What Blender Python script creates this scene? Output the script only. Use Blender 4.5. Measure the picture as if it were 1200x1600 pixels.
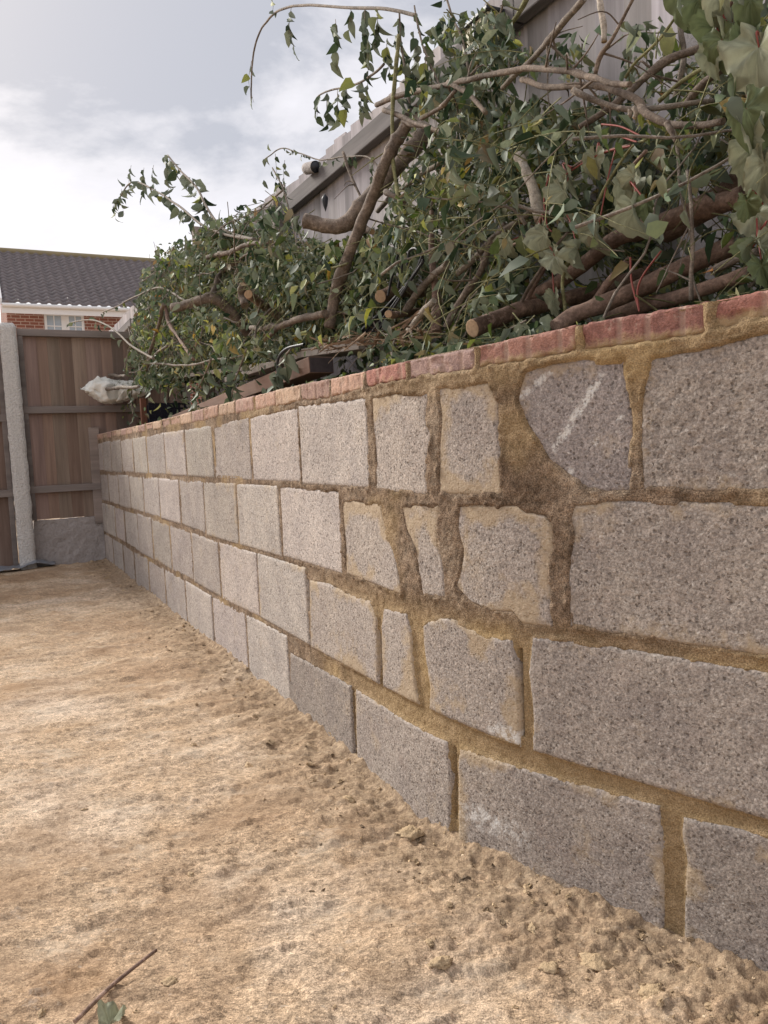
import bpy, math, random
import numpy as np
from mathutils import Matrix, Vector
random.seed(7)
RNG = np.random.default_rng(7)

# ------------------------------------------------------------------ clear
for o in list(bpy.data.objects):
    bpy.data.objects.remove(o)
scene = bpy.context.scene
COL = scene.collection

# ------------------------------------------------------------------ camera
FPX, PITCH, ROLL, CAMH = 1212.0, 0.08199, 0.0430, 0.77453    # focal length in photo pixels (1200 wide)
cr, sr = math.cos(ROLL), math.sin(ROLL)
cp, sp = math.cos(PITCH), math.sin(PITCH)
right = Vector((1, 0, 0)); up = Vector((0, sp, cp)); fwd = Vector((0, cp, -sp))
R_ = right * cr - up * sr
U_ = right * sr + up * cr
cam = bpy.data.cameras.new('camera'); camo = bpy.data.objects.new('camera', cam); COL.objects.link(camo)
M4 = Matrix((R_, U_, -fwd)).transposed().to_4x4(); M4.translation = (0, 0, CAMH)
camo.matrix_world = M4
cam.sensor_fit = 'VERTICAL'; cam.sensor_height = 36.0; cam.lens = 36.0 * FPX / 1600.0
cam.clip_start = 0.02; cam.clip_end = 2000
scene.camera = camo

# ------------------------------------------------------------------ light
def ray(px, py):
    x = px - 600.0; y = 800.0 - py
    xr = x * cr + y * sr; yu = -x * sr + y * cr
    return np.array([xr / FPX, cp + yu / FPX * sp, -sp + yu / FPX * cp])
SUN_AZ, SUN_EL = math.radians(-50), math.radians(35)        # veiled sun, left of the frame
sd = np.array([math.sin(SUN_AZ) * math.cos(SUN_EL), math.cos(SUN_AZ) * math.cos(SUN_EL), math.sin(SUN_EL)])
sun = bpy.data.lights.new('sun', 'SUN'); sun.energy = 1.1; sun.angle = math.radians(20); sun.color = (1, .95, .87)
suno = bpy.data.objects.new('sun', sun); COL.objects.link(suno)
suno.rotation_euler = Vector((-sd[0], -sd[1], -sd[2])).to_track_quat('-Z', 'Y').to_euler()

world = bpy.data.worlds.new('World'); scene.world = world; world.use_nodes = True
wt = world.node_tree; wt.nodes.clear()
def WN(t, **k):
    n = wt.nodes.new(t)
    for a, b in k.items(): setattr(n, a, b)
    return n
WL = wt.links.new
wout = WN('ShaderNodeOutputWorld'); bg = WN('ShaderNodeBackground'); bg.inputs['Strength'].default_value = 0.1
WL(bg.outputs[0], wout.inputs[0])
sky = WN('ShaderNodeTexSky', sky_type='NISHITA', sun_disc=False, sun_elevation=SUN_EL, sun_rotation=SUN_AZ)
tc = WN('ShaderNodeTexCoord')
# cloud layer: direction flattened toward the zenith so that clouds stretch near the horizon
mp = WN('ShaderNodeMapping'); mp.inputs['Scale'].default_value = (1, 1, 1.7); mp.inputs['Location'].default_value = (2.61, 9.98, 28.92)
WL(tc.outputs['Generated'], mp.inputs['Vector'])
n1 = WN('ShaderNodeTexNoise'); n1.inputs['Scale'].default_value = 2.3; n1.inputs['Detail'].default_value = 8; n1.inputs['Roughness'].default_value = .58; n1.inputs['Distortion'].default_value = .35
WL(mp.outputs[0], n1.inputs['Vector'])
cram = WN('ShaderNodeValToRGB'); WL(n1.outputs['Fac'], cram.inputs[0])
e = cram.color_ramp.elements
e[0].position = .39; e[0].color = (.475, .485, .535, 1)
e[1].position = .63; e[1].color = (1.0, .97, .95, 1)
m = cram.color_ramp.elements.new(.47); m.color = (.74, .725, .755, 1)
m = cram.color_ramp.elements.new(.56); m.color = (.84, .82, .86, 1)
vm = WN('ShaderNodeVectorMath', operation='SCALE'); vm.inputs['Scale'].default_value = 2.75
WL(cram.outputs[0], vm.inputs[0])
# brightening of the cloud round the veiled sun
dt = WN('ShaderNodeVectorMath', operation='DOT_PRODUCT'); dt.inputs[1].default_value = tuple(sd)
nrm = WN('ShaderNodeVectorMath', operation='NORMALIZE'); WL(tc.outputs['Generated'], nrm.inputs[0]); WL(nrm.outputs[0], dt.inputs[0])
mx = WN('ShaderNodeMath', operation='MAXIMUM'); mx.inputs[1].default_value = 0; WL(dt.outputs['Value'], mx.inputs[0])
pw = WN('ShaderNodeMath', operation='POWER'); pw.inputs[1].default_value = 14; WL(mx.outputs[0], pw.inputs[0])
gl = WN('ShaderNodeVectorMath', operation='SCALE'); gl.inputs[0].default_value = (1.3, 1.02, .70); WL(pw.outputs[0], gl.inputs['Scale'])
ad = WN('ShaderNodeVectorMath', operation='ADD'); WL(vm.outputs[0], ad.inputs[0]); WL(gl.outputs[0], ad.inputs[1])
mixw = WN('ShaderNodeMixRGB'); mixw.inputs[0].default_value = .97
WL(sky.outputs[0], mixw.inputs[1]); WL(ad.outputs[0], mixw.inputs[2]); WL(mixw.outputs[0], bg.inputs['Color'])

vs = scene.view_settings
vs.view_transform = 'Standard'; vs.look = 'None'; vs.exposure = 2.05; vs.gamma = 1; vs.use_curve_mapping = False
scene.render.engine = 'CYCLES'
scene.render.resolution_x = 768; scene.render.resolution_y = 1024

# ------------------------------------------------------------------ helpers
def hash3(ix, iy, iz, seed=0):
    h = (ix.astype(np.int64) * 374761393 + iy.astype(np.int64) * 668265263 + iz.astype(np.int64) * 2147483647 + seed * 1274126177) & 0xffffffff
    h = ((h ^ (h >> 13)) * 1274126177) & 0xffffffff
    h = h ^ (h >> 16)
    return (h & 0xffff) / 65535.0
def vnoise(x, y, z=None, seed=0):
    x = np.asarray(x, float); y = np.asarray(y, float)
    z = np.zeros_like(x) if z is None else np.asarray(z, float)
    ix, iy, iz = np.floor(x), np.floor(y), np.floor(z)
    fx, fy, fz = x - ix, y - iy, z - iz
    fx = fx * fx * (3 - 2 * fx); fy = fy * fy * (3 - 2 * fy); fz = fz * fz * (3 - 2 * fz)
    r = 0
    for a in (0, 1):
        for b in (0, 1):
            for c in (0, 1):
                w = (fx if a else 1 - fx) * (fy if b else 1 - fy) * (fz if c else 1 - fz)
                r = r + w * hash3(ix + a, iy + b, iz + c, seed)
    return r * 2 - 1
def fbm(x, y, z=None, oct=4, seed=0, gain=.5):
    r = 0; a = 1; t = 0
    for k in range(oct):
        f = 2 ** k
        r = r + a * vnoise(np.asarray(x) * f, np.asarray(y) * f, None if z is None else np.asarray(z) * f, seed + k * 17); t += a; a *= gain
    return r / t
def sstep(a, b, x):
    t = np.clip((x - a) / (b - a), 0, 1); return t * t * (3 - 2 * t)

def mesh_np(name, V, F, mats=None, parent=None, smooth=True, attrs=None, mat_idx=None):
    """F: (n,k) int array or list of index tuples"""
    me = bpy.data.meshes.new(name)
    if isinstance(F, np.ndarray):
        n, k = F.shape
        me.vertices.add(len(V)); me.vertices.foreach_set('co', np.asarray(V, np.float32).ravel())
        me.loops.add(n * k); me.loops.foreach_set('vertex_index', F.astype(np.int32).ravel())
        me.polygons.add(n)
        me.polygons.foreach_set('loop_start', np.arange(0, n * k, k, dtype=np.int32))
        me.update(calc_edges=True)
    else:
        me.from_pydata([tuple(map(float, v)) for v in V], [], [tuple(int(i) for i in f) for f in F]); me.update()
    me.polygons.foreach_set('use_smooth', np.full(len(me.polygons), smooth))
    if mats is not None:
        for m in (mats if isinstance(mats, (list, tuple)) else [mats]): me.materials.append(m)
    if mat_idx is not None: me.polygons.foreach_set('material_index', np.asarray(mat_idx, np.int32))
    if attrs:
        for an, av in attrs.items():
            av = np.asarray(av, np.float32)
            if av.ndim == 1:
                a = me.attributes.new(an, 'FLOAT', 'POINT'); a.data.foreach_set('value', av)
            else:
                a = me.attributes.new(an, 'FLOAT_COLOR', 'POINT')
                c = np.ones((len(av), 4), np.float32); c[:, :3] = av[:, :3]; a.data.foreach_set('color', c.ravel())
    o = bpy.data.objects.new(name, me); COL.objects.link(o)
    if parent is not None: o.parent = parent
    return o
def empty(name, loc=(0, 0, 0)):
    o = bpy.data.objects.new(name, None); COL.objects.link(o); o.location = loc; o.empty_display_size = .05; return o
def tag(o, label=None, cat=None, group=None, kind=None):
    if label: o['label'] = label
    if cat: o['category'] = cat
    if group: o['group'] = group
    if kind: o['kind'] = kind
    return o
def under(o, par):
    """parent o (built in world coordinates) under an Empty standing at its own base"""
    o.parent = par; o.matrix_parent_inverse = Matrix.Translation(-Vector(par.location)); return o

class MB:
    def __init__(s): s.v = []; s.f = []
    def quadbox(s, c):      # 8 corners: bottom 4 ccw, top 4 ccw
        n = len(s.v); s.v += [tuple(map(float, x)) for x in c]
        for q in ((3, 2, 1, 0), (4, 5, 6, 7), (0, 1, 5, 4), (1, 2, 6, 5), (2, 3, 7, 6), (3, 0, 4, 7)): s.f.append(tuple(n + i for i in q))
    def obox(s, o, a, b, c):  # origin corner + three edge vectors
        o, a, b, c = (np.array(t, float) for t in (o, a, b, c))
        s.quadbox([o, o + a, o + a + b, o + b, o + c, o + a + c, o + a + b + c, o + b + c])
    def build(s, name, mat, parent=None, smooth=False, bevel=0):
        o = mesh_np(name, s.v, s.f, mat, None, smooth)
        if parent is not None: under(o, parent)
        if bevel:
            m = o.modifiers.new('bevel', 'BEVEL'); m.width = bevel; m.segments = 2; m.limit_method = 'ANGLE'
        return o

def catmull(P, n):
    P = np.asarray(P, float)
    if len(P) == 2: 
        t = np.linspace(0, 1, n)[:, None]; return P[0] * (1 - t) + P[1] * t
    Q = np.vstack([2 * P[0] - P[1], P, 2 * P[-1] - P[-2]])
    seg = len(P) - 1; out = []
    for t in np.linspace(0, seg, n):
        i = min(int(t), seg - 1); u = t - i
        a, b, c, d = Q[i], Q[i + 1], Q[i + 2], Q[i + 3]
        out.append(.5 * ((2 * b) + (-a + c) * u + (2 * a - 5 * b + 4 * c - d) * u * u + (-a + 3 * b - 3 * c + d) * u ** 3))
    return np.array(out)
def tube(P, rad, sides=8, rough=0.0, seed=0):
    """returns V, F(list of quads) along P (n,3), rad (n)"""
    P = np.asarray(P, float); n = len(P); rad = np.broadcast_to(np.asarray(rad, float), (n,))
    T = np.gradient(P, axis=0); T /= np.linalg.norm(T, axis=1)[:, None] + 1e-12
    a = np.array([0, 0, 1.0]) if abs(T[0, 2]) < .9 else np.array([1.0, 0, 0])
    N = np.cross(T[0], a); N /= np.linalg.norm(N)
    V = []
    th = np.linspace(0, 2 * np.pi, sides, endpoint=False)
    for i in range(n):
        N = N - T[i] * (N @ T[i]); N /= np.linalg.norm(N) + 1e-12; B = np.cross(T[i], N)
        ring = P[i] + rad[i] * (np.cos(th)[:, None] * N + np.sin(th)[:, None] * B)
        V.append(ring)
    V = np.array(V)
    if rough:
        k = 1 + rough * fbm(V[..., 0] * 45 + seed, V[..., 1] * 45, V[..., 2] * 45, 3, seed)
        V = P[:, None, :] + (V - P[:, None, :]) * k[..., None]
    i = np.arange(n - 1)[:, None] * sides; j = np.arange(sides)[None, :]; j2 = (j + 1) % sides
    F = np.stack([i + j, i + j2, i + sides + j2, i + sides + j], -1).reshape(-1, 4)
    return V.reshape(-1, 3), F

# ---- node material helper
def mat_new(name):
    m = bpy.data.materials.new(name); m.use_nodes = True; t = m.node_tree; t.nodes.clear()
    out = t.nodes.new('ShaderNodeOutputMaterial'); b = t.nodes.new('ShaderNodeBsdfPrincipled')
    t.links.new(b.outputs[0], out.inputs[0]); b.inputs['Roughness'].default_value = .9
    b.inputs['Specular IOR Level'].default_value = .25
    return m, t, b
class NB:
    def __init__(s, t):
        s.t = t; s.tc = t.nodes.new('ShaderNodeTexCoord')
    def n(s, ty, **k):
        x = s.t.nodes.new(ty)
        for a, b in k.items(): setattr(x, a, b)
        return x
    def l(s, a, b): s.t.links.new(a, b)
    def co(s, scale=(1, 1, 1), rot=(0, 0, 0), src='Object'):
        m = s.n('ShaderNodeMapping'); m.inputs['Scale'].default_value = scale; m.inputs['Rotation'].default_value = rot
        s.l(s.tc.outputs[src], m.inputs[0]); return m.outputs[0]
    def noise(s, scale, detail=4, rough=.55, co=None, dist=0):
        x = s.n('ShaderNodeTexNoise'); x.inputs['Scale'].default_value = scale; x.inputs['Detail'].default_value = detail
        x.inputs['Roughness'].default_value = rough; x.inputs['Distortion'].default_value = dist
        s.l(co if co is not None else s.tc.outputs['Object'], x.inputs['Vector']); return x.outputs['Fac']
    def voro(s, scale, feat='F1', out='Distance', co=None, rand=1):
        x = s.n('ShaderNodeTexVoronoi', feature=feat); x.inputs['Scale'].default_value = scale; x.inputs['Randomness'].default_value = rand
        s.l(co if co is not None else s.tc.outputs['Object'], x.inputs['Vector']); return x.outputs[out]
    def ramp(s, f, stops):
        x = s.n('ShaderNodeValToRGB'); e = x.color_ramp.elements
        while len(e) < len(stops): e.new(.5)
        for i, (p, c) in enumerate(stops):
            e[i].position = p; e[i].color = (c, c, c, 1) if isinstance(c, (int, float)) else (*c, 1)
        s.l(f, x.inputs[0]); return x.outputs[0]
    def mix(s, f, a, b, mode='MIX'):
        x = s.n('ShaderNodeMixRGB', blend_type=mode)
        for i, v in ((0, f), (1, a), (2, b)):
            if isinstance(v, (int, float)): x.inputs[i].default_value = v if i == 0 else (v, v, v, 1)
            elif isinstance(v, tuple): x.inputs[i].default_value = (*v, 1)
            else: s.l(v, x.inputs[i])
        return x.outputs[0]
    def math(s, op, a, b=0.0):
        x = s.n('ShaderNodeMath', operation=op)
        for i, v in ((0, a), (1, b)):
            if isinstance(v, (int, float)): x.inputs[i].default_value = v
            else: s.l(v, x.inputs[i])
        return x.outputs[0]
    def attr(s, name, out='Fac'):
        x = s.n('ShaderNodeAttribute', attribute_name=name); return x.outputs[out]
    def bump(s, h, strength, dist, bsdf, prev=None):
        x = s.n('ShaderNodeBump'); x.inputs['Strength'].default_value = strength; x.inputs['Distance'].default_value = dist
        s.l(h, x.inputs['Height'])
        if prev is not None: s.l(prev, x.inputs['Normal'])
        s.l(x.outputs[0], bsdf.inputs['Normal']); return x.outputs[0]
    def objcol(s):
        return s.n('ShaderNodeObjectInfo')

def simple_mat(name, col, rough=.8, var=.15, scale=30, bump=.3, bdist=.002, spec=.25, stretch=(1, 1, 1), metallic=0):
    m, t, b = mat_new(name); q = NB(t); co = q.co(stretch)
    f = q.noise(scale, 5, .6, co)
    c = q.mix(f, tuple(x * (1 - var) for x in col), tuple(min(1, x * (1 + var)) for x in col))
    q.l(c, b.inputs['Base Color']); b.inputs['Roughness'].default_value = rough; b.inputs['Specular IOR Level'].default_value = spec
    b.inputs['Metallic'].default_value = metallic
    if bump: q.bump(f, bump, bdist, b)
    return m

# ------------------------------------------------------------------ materials
def make_block_mat():
    m, t, b = mat_new('concrete_block'); q = NB(t)
    oi = q.objcol()
    g = q.noise(260, 3, .7)                     # aggregate grain
    g2 = q.noise(90, 4, .6)
    big = q.noise(9, 4, .55)
    x = q.n('ShaderNodeMixRGB', blend_type='MULTIPLY'); x.inputs[0].default_value = 1
    q.l(oi.outputs['Color'], x.inputs[1]); q.l(q.ramp(g, [(.38, .70), (.5, 1.0), (.62, 1.28)]), x.inputs[2]); c = x.outputs[0]
    x = q.n('ShaderNodeMixRGB', blend_type='MULTIPLY'); x.inputs[0].default_value = 1
    q.l(c, x.inputs[1]); q.l(q.ramp(big, [(.3, (.88, .87, .88)), (.7, (1.1, 1.09, 1.07))]), x.inputs[2]); c = x.outputs[0]
    # warm / purplish blotches, thin mortar film
    c = q.mix(q.ramp(q.noise(16, 3, .6), [(.55, 0.0), (.75, .22)]), c, (.34, .26, .225))
    c = q.mix(q.ramp(q.noise(11, 6, .7), [(.58, 0.0), (.72, .5)]), c, (.46, .37, .27))
    c = q.mix(q.ramp(q.noise(5, 5, .6), [(.55, 0.0), (.7, .28)]), c, (.20, .175, .165))
    # pale grains and dark pits
    wv = q.n('ShaderNodeVectorMath', operation='MULTIPLY_ADD'); nc = q.n('ShaderNodeTexNoise'); nc.inputs['Scale'].default_value = 210; q.l(q.tc.outputs['Object'], nc.inputs['Vector'])
    q.l(nc.outputs['Color'], wv.inputs[0]); wv.inputs[1].default_value = (.006, .006, .006); q.l(q.tc.outputs['Object'], wv.inputs[2])
    vd = q.voro(210, co=wv.outputs[0]); vc = q.voro(210, out='Color', co=wv.outputs[0])
    sep = q.n('ShaderNodeSeparateColor'); q.l(vc, sep.inputs[0])
    c = q.mix(1.0, c, q.ramp(sep.outputs[2], [(0.0, .80), (1.0, 1.18)]), 'MULTIPLY')
    sel = q.ramp(sep.outputs[0], [(.86, 0.0), (.97, 1.0)])
    speck = q.math('MULTIPLY', sel, q.ramp(vd, [(.2, 1.0), (.5, 0.0)]))
    c = q.mix(q.math('MULTIPLY', speck, .6), c, (.62, .58, .53))
    sel2 = q.ramp(q.math('ADD', sep.outputs[1], q.math('MULTIPLY', q.noise(40, 3, .6), .5)), [(.34, 1.0), (.46, 0.0)])
    pit = q.math('MULTIPLY', sel2, q.ramp(vd, [(.3, 1.0), (.65, 0.0)]))
    c = q.mix(q.math('MULTIPLY', pit, .6), c, (.07, .055, .046))
    # lime bloom
    lb = q.ramp(q.noise(22, 6, .7), [(.66, 0.0), (.74, .5)])
    c = q.mix(lb, c, (.58, .55, .52))
    # mortar smeared on
    st = q.attr('stain')
    sn = q.noise(55, 5, .65)
    s1 = q.math('SUBTRACT', q.math('ADD', st, q.math('MULTIPLY', q.math('SUBTRACT', sn, .5), 1.1)), .35)
    s1 = q.ramp(s1, [(.05, 0.0), (.45, .88)])
    c = q.mix(q.math('MULTIPLY', s1, .8), c, q.mix(q.noise(40, 3), (.34, .25, .155), (.52, .41, .275)))
    wh = q.attr('white')
    w1 = q.ramp(q.math('MULTIPLY', wh, q.ramp(q.noise(70, 5, .7), [(.40, 0.0), (.58, 1.0)])), [(.2, 0.0), (.7, .85)])
    c = q.mix(w1, c, (.62, .60, .57))
    q.l(c, b.inputs['Base Color'])
    h = q.math('ADD', q.math('MULTIPLY', g, .6), q.math('MULTIPLY', g2, .5))
    h = q.math('SUBTRACT', h, q.math('MULTIPLY', pit, 1.2)); h = q.math('SUBTRACT', h, q.math('MULTIPLY', vd, .5))
    q.bump(h, .7, .0026, b); b.inputs['Roughness'].default_value = .95; b.inputs['Specular IOR Level'].default_value = .12
    return m
def make_mortar_mat():
    m, t, b = mat_new('mortar'); q = NB(t)
    big = q.noise(7, 5, .6); mid = q.noise(45, 5, .65); gr = q.noise(420, 3, .7)
    c = q.ramp(big, [(.3, (.185, .128, .086)), (.5, (.285, .206, .144)), (.7, (.42, .325, .238))])
    x = q.mix(1.0, c, q.ramp(mid, [(.36, .6), (.64, 1.3)]), 'MULTIPLY')
    x = q.mix(1.0, x, q.ramp(gr, [(.40, .55), (.60, 1.4)]), 'MULTIPLY')
    lt = q.attr('light'); x = q.mix(q.math('MULTIPLY', lt, .8), x, q.mix(1.0, q.mix(mid, (.40, .268, .125), (.62, .452, .242)), q.ramp(gr, [(.4, .75), (.6, 1.2)]), 'MULTIPLY'))
    q.l(x, b.inputs['Base Color'])
    q.bump(q.math('ADD', q.math('ADD', q.math('MULTIPLY', gr, .5), mid), q.noise(150, 4, .7)), 1.0, .007, b); b.inputs['Roughness'].default_value = .95; b.inputs['Specular IOR Level'].default_value = .1
    return m
def make_brick_mat():
    m, t, b = mat_new('facing_brick'); q = NB(t); oi = q.objcol()
    g = q.noise(60, 6, .65); f = q.noise(300, 3, .7)
    c = q.mix(1.0, oi.outputs['Color'], q.ramp(g, [(.32, (.72, .70, .70)), (.68, (1.25, 1.23, 1.2))]), 'MULTIPLY')
    c = q.mix(1.0, c, q.ramp(f, [(.3, .7), (.7, 1.3)]), 'MULTIPLY')
    c = q.mix(q.ramp(q.noise(24, 6, .7), [(.56, 0.0), (.68, .55)]), c, (.55, .44, .34))
    c = q.mix(q.ramp(q.noise(35, 5, .7), [(.66, 0.0), (.74, .8)]), c, (.06, .05, .045))
    st = q.attr('stain'); s1 = q.ramp(q.math('SUBTRACT', q.math('ADD', st, q.math('MULTIPLY', q.math('SUBTRACT', q.noise(60, 5, .65), .5), 1.1)), .35), [(.05, 0.0), (.4, .9)])
    c = q.mix(s1, c, (.36, .26, .145))
    gr = q.attr('groove'); c = q.mix(q.math('MULTIPLY', gr, .45), c, (.50, .36, .29))
    q.l(c, b.inputs['Base Color']); q.bump(q.math('ADD', g, q.math('MULTIPLY', f, .5)), 1.0, .005, b); b.inputs['Roughness'].default_value = .88
    return m
def make_ground_mat():
    m, t, b = mat_new('mortar_stained_ground'); q = NB(t)
    rot = math.radians(12)
    st = q.co((1, 1.7, 1), (0, 0, rot))
    big = q.noise(1.5, 5, .6, None, .3); mid = q.noise(9, 6, .65, st); fine = q.noise(70, 5, .7, st); gr = q.noise(420, 3, .7)
    c = q.ramp(big, [(.34, (.36, .240, .150)), (.5, (.49, .358, .240)), (.66, (.60, .475, .36))])
    c = q.mix(1.0, c, q.ramp(mid, [(.28, .72), (.5, 1.0), (.72, 1.24)]), 'MULTIPLY')
    c = q.mix(1.0, c, q.ramp(fine, [(.36, .62), (.5, 1.0), (.64, 1.3)]), 'MULTIPLY')
    c = q.mix(1.0, c, q.ramp(gr, [(.38, .66), (.62, 1.32)]), 'MULTIPLY')
    c = q.mix(1.0, c, q.ramp(q.noise(190, 4, .7, st), [(.38, .70), (.5, 1.0), (.62, 1.24)]), 'MULTIPLY')
    # dusty cement bloom, grey slab showing through, orange sand
    c = q.mix(q.ramp(q.noise(5.5, 6, .68, st), [(.55, 0.0), (.70, .45)]), c, (.68, .58, .46))
    c = q.mix(q.ramp(q.noise(8, 7, .72), [(.63, 0.0), (.69, .5)]), c, (.44, .38, .33))
    c = q.mix(q.ramp(q.noise(3.3, 4, .6), [(.58, 0.0), (.72, .35)]), c, (.37, .205, .085))
    c = q.mix(q.ramp(q.noise(48, 6, .75, q.co((1, 2.4, 1), (0, 0, rot))), [(.58, 0.0), (.68, .7)]), c, (.19, .125, .072))
    c = q.mix(q.ramp(q.noise(33, 6, .75, q.co((1, 2.0, 1), (0, 0, rot))), [(.60, 0.0), (.68, .6)]), c, (.62, .52, .42))
    c = q.mix(q.ramp(q.noise(2.4, 6, .65, None, .5), [(.50, 0.0), (.62, .5)]), c, (.31, .20, .12))
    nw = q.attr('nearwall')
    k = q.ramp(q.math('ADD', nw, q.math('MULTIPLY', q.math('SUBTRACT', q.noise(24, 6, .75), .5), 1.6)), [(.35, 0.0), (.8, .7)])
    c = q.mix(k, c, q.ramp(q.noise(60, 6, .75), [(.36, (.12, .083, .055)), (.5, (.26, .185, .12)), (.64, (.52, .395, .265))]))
    q.l(c, b.inputs['Base Color'])
    h = q.math('ADD', q.math('MULTIPLY', fine, 1.0), q.math('MULTIPLY', gr, .4)); h = q.math('ADD', h, q.math('ADD', mid, q.noise(170, 4, .7)))
    q.bump(h, .65, .006, b); b.inputs['Roughness'].default_value = .9; b.inputs['Specular IOR Level'].default_value = .15
    return m
def make_wood_mat(name, lo, hi, axis='Z', fleck=.5, bumpd=.0015):
    m, t, b = mat_new(name); q = NB(t); oi = q.objcol()
    sc = {'Z': (28, 28, 1.6), 'D': (1.6, 28, 28), 'N': (28, 1.6, 28)}[axis]
    oc = q.n('ShaderNodeMapping', vector_type='TEXTURE'); oc.inputs['Scale'].default_value = tuple(1 / v for v in sc)
    oc.inputs['Rotation'].default_value = (0, 0, -1.10026)      # grain along the wall (D) or across it (N)
    q.l(q.tc.outputs['Object'], oc.inputs[0])
    ml = q.n('ShaderNodeVectorMath', operation='MULTIPLY_ADD'); q.l(oi.outputs['Random'], ml.inputs[0]); ml.inputs[1].default_value = (37, 21, 11); q.l(oc.outputs[0], ml.inputs[2])
    g = q.noise(1.6, 6, .7, ml.outputs[0], .6); g2 = q.noise(.5, 3, .5, ml.outputs[0])
    c = q.mix(g, lo, hi)
    c = q.mix(1.0, c, q.ramp(g2, [(.3, .75), (.7, 1.2)]), 'MULTIPLY')
    c = q.mix(1.0, c, oi.outputs['Color'], 'MULTIPLY')
    q.l(c, b.inputs['Base Color']); q.bump(g, .6, bumpd, b); b.inputs['Roughness'].default_value = .85
    return m
def make_leaf_mat(name, trans=.22):
    m = bpy.data.materials.new(name); m.use_nodes = True; t = m.node_tree; t.nodes.clear(); q = NB(t)
    out = q.n('ShaderNodeOutputMaterial'); b = q.n('ShaderNodeBsdfPrincipled'); tr = q.n('ShaderNodeBsdfTranslucent'); mx = q.n('ShaderNodeMixShader')
    col = q.attr('col', 'Color')
    geo = q.n('ShaderNodeNewGeometry')
    f = q.noise(140, 3, .6)
    c = q.mix(1.0, col, q.ramp(f, [(.3, .8), (.7, 1.18)]), 'MULTIPLY')
    c = q.mix(q.math('MULTIPLY', geo.outputs['Backfacing'], .45), c, (.22, .245, .19))
    q.l(c, b.inputs['Base Color']); b.inputs['Roughness'].default_value = .6; b.inputs['Specular IOR Level'].default_value = .3
    q.l(c, tr.inputs['Color']); mx.inputs[0].default_value = trans
    q.l(b.outputs[0], mx.inputs[1]); q.l(tr.outputs[0], mx.inputs[2]); q.l(mx.outputs[0], out.inputs[0])
    return m
def make_bark_mat(name, lo, hi, scale=60, moss=0.0):
    m, t, b = mat_new(name); q = NB(t)
    f = q.noise(scale, 7, .75); f2 = q.noise(scale * .18, 4, .65); f3 = q.noise(scale * 3.5, 3, .7)
    c = q.mix(q.ramp(f, [(.30, 0.0), (.70, 1.0)]), lo, hi); c = q.mix(1.0, c, q.ramp(f2, [(.3, (.55, .52, .50)), (.5, (1, 1, 1)), (.72, (1.5, 1.48, 1.45))]), 'MULTIPLY')
    c = q.mix(1.0, c, q.ramp(f3, [(.3, .7), (.7, 1.3)]), 'MULTIPLY')
    c = q.mix(q.ramp(q.noise(scale * .5, 5, .7), [(.60, 0.0), (.70, .55)]), c, tuple(min(.6, v * 1.7 + .05) for v in hi))
    if moss: c = q.mix(q.ramp(q.noise(14, 4), [(.5, 0.0), (.7, moss)]), c, (.12, .13, .07))
    q.l(c, b.inputs['Base Color']); q.bump(q.math('ADD', f, q.math('MULTIPLY', f3, .5)), 1.0, .004, b); b.inputs['Roughness'].default_value = .8
    return m

MAT = {}
MAT['block'] = make_block_mat(); MAT['mortar'] = make_mortar_mat(); MAT['brick'] = make_brick_mat(); MAT['ground'] = make_ground_mat()
MAT['fence_brown'] = make_wood_mat('brown_fence_wood', (.15, .103, .084), (.36, .272, .228))
MAT['fence_grey'] = make_wood_mat('weathered_grey_wood', (.24, .222, .222), (.60, .565, .575))
MAT['rail'] = make_wood_mat('fence_rail_wood', (.15, .125, .115), (.30, .26, .24), 'N')
MAT['rail_dark'] = make_wood_mat('dark_fence_rail_wood', (.085, .076, .076), (.24, .22, .215), 'D')
MAT['timber'] = make_wood_mat('sawn_timber', (.17, .105, .08), (.30, .20, .155), 'D')
MAT['endgrain'] = simple_mat('timber_end_grain', (.085, .07, .075), .9, .4, 60)
MAT['plank'] = make_wood_mat('grey_plank', (.26, .225, .20), (.46, .42, .38), 'D')
MAT['pebble'] = simple_mat('pebbled_concrete', (.70, .665, .635), .95, .45, 90, 1.0, .02)
MAT['gravel_board'] = simple_mat('rough_concrete', (.36, .325, .31), .95, .35, 55, .9, .01)
MAT['leaf'] = make_leaf_mat('wilted_leaf'); MAT['bigleaf'] = make_leaf_mat('wilted_vine_leaf', .18)
MAT['bark'] = make_bark_mat('grey_brown_bark', (.088, .064, .049), (.25, .198, .158))
MAT['bark_red'] = make_bark_mat('smooth_red_brown_bark', (.125, .080, .060), (.31, .21, .163), 40)
MAT['bark_grey'] = make_bark_mat('grey_twig_bark', (.13, .105, .085), (.31, .265, .22), 90)
MAT['bark_green'] = make_bark_mat('green_twig_bark', (.13, .125, .055), (.30, .29, .15), 80)
MAT['bark_pale'] = make_bark_mat('peeled_wood', (.30, .25, .20), (.55, .49, .42), 80)
MAT['cut'] = simple_mat('cut_wood', (.44, .30, .19), .85, .4, 160, .6)
MAT['splinter'] = simple_mat('splintered_wood', (.42, .20, .07), .8, .4, 90, 1, .004)
MAT['red_stem'] = simple_mat('red_leaf_stalk', (.27, .075, .062), .5, .25, 60)
MAT['black'] = simple_mat('black_rubber', (.018, .02, .026), .45, .3, 40, .1, .001, .5)
MAT['white_plastic'] = simple_mat('white_plastic', (.70, .70, .68), .5, .06, 20, .1)
MAT['bag'] = simple_mat('dirty_white_sack', (.76, .75, .70), .75, .18, 16, .5, .006)
MAT['soil'] = simple_mat('dark_soil', (.055, .042, .032), .95, .5, 40, 1, .01)
MAT['render'] = simple_mat('white_roughcast', (.80, .78, .78), .95, .15, 160, 1, .01)
MAT['tarp'] = simple_mat('grey_plastic_sheet', (.20, .21, .235), .45, .3, 25, .5, .005, .5)
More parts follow.
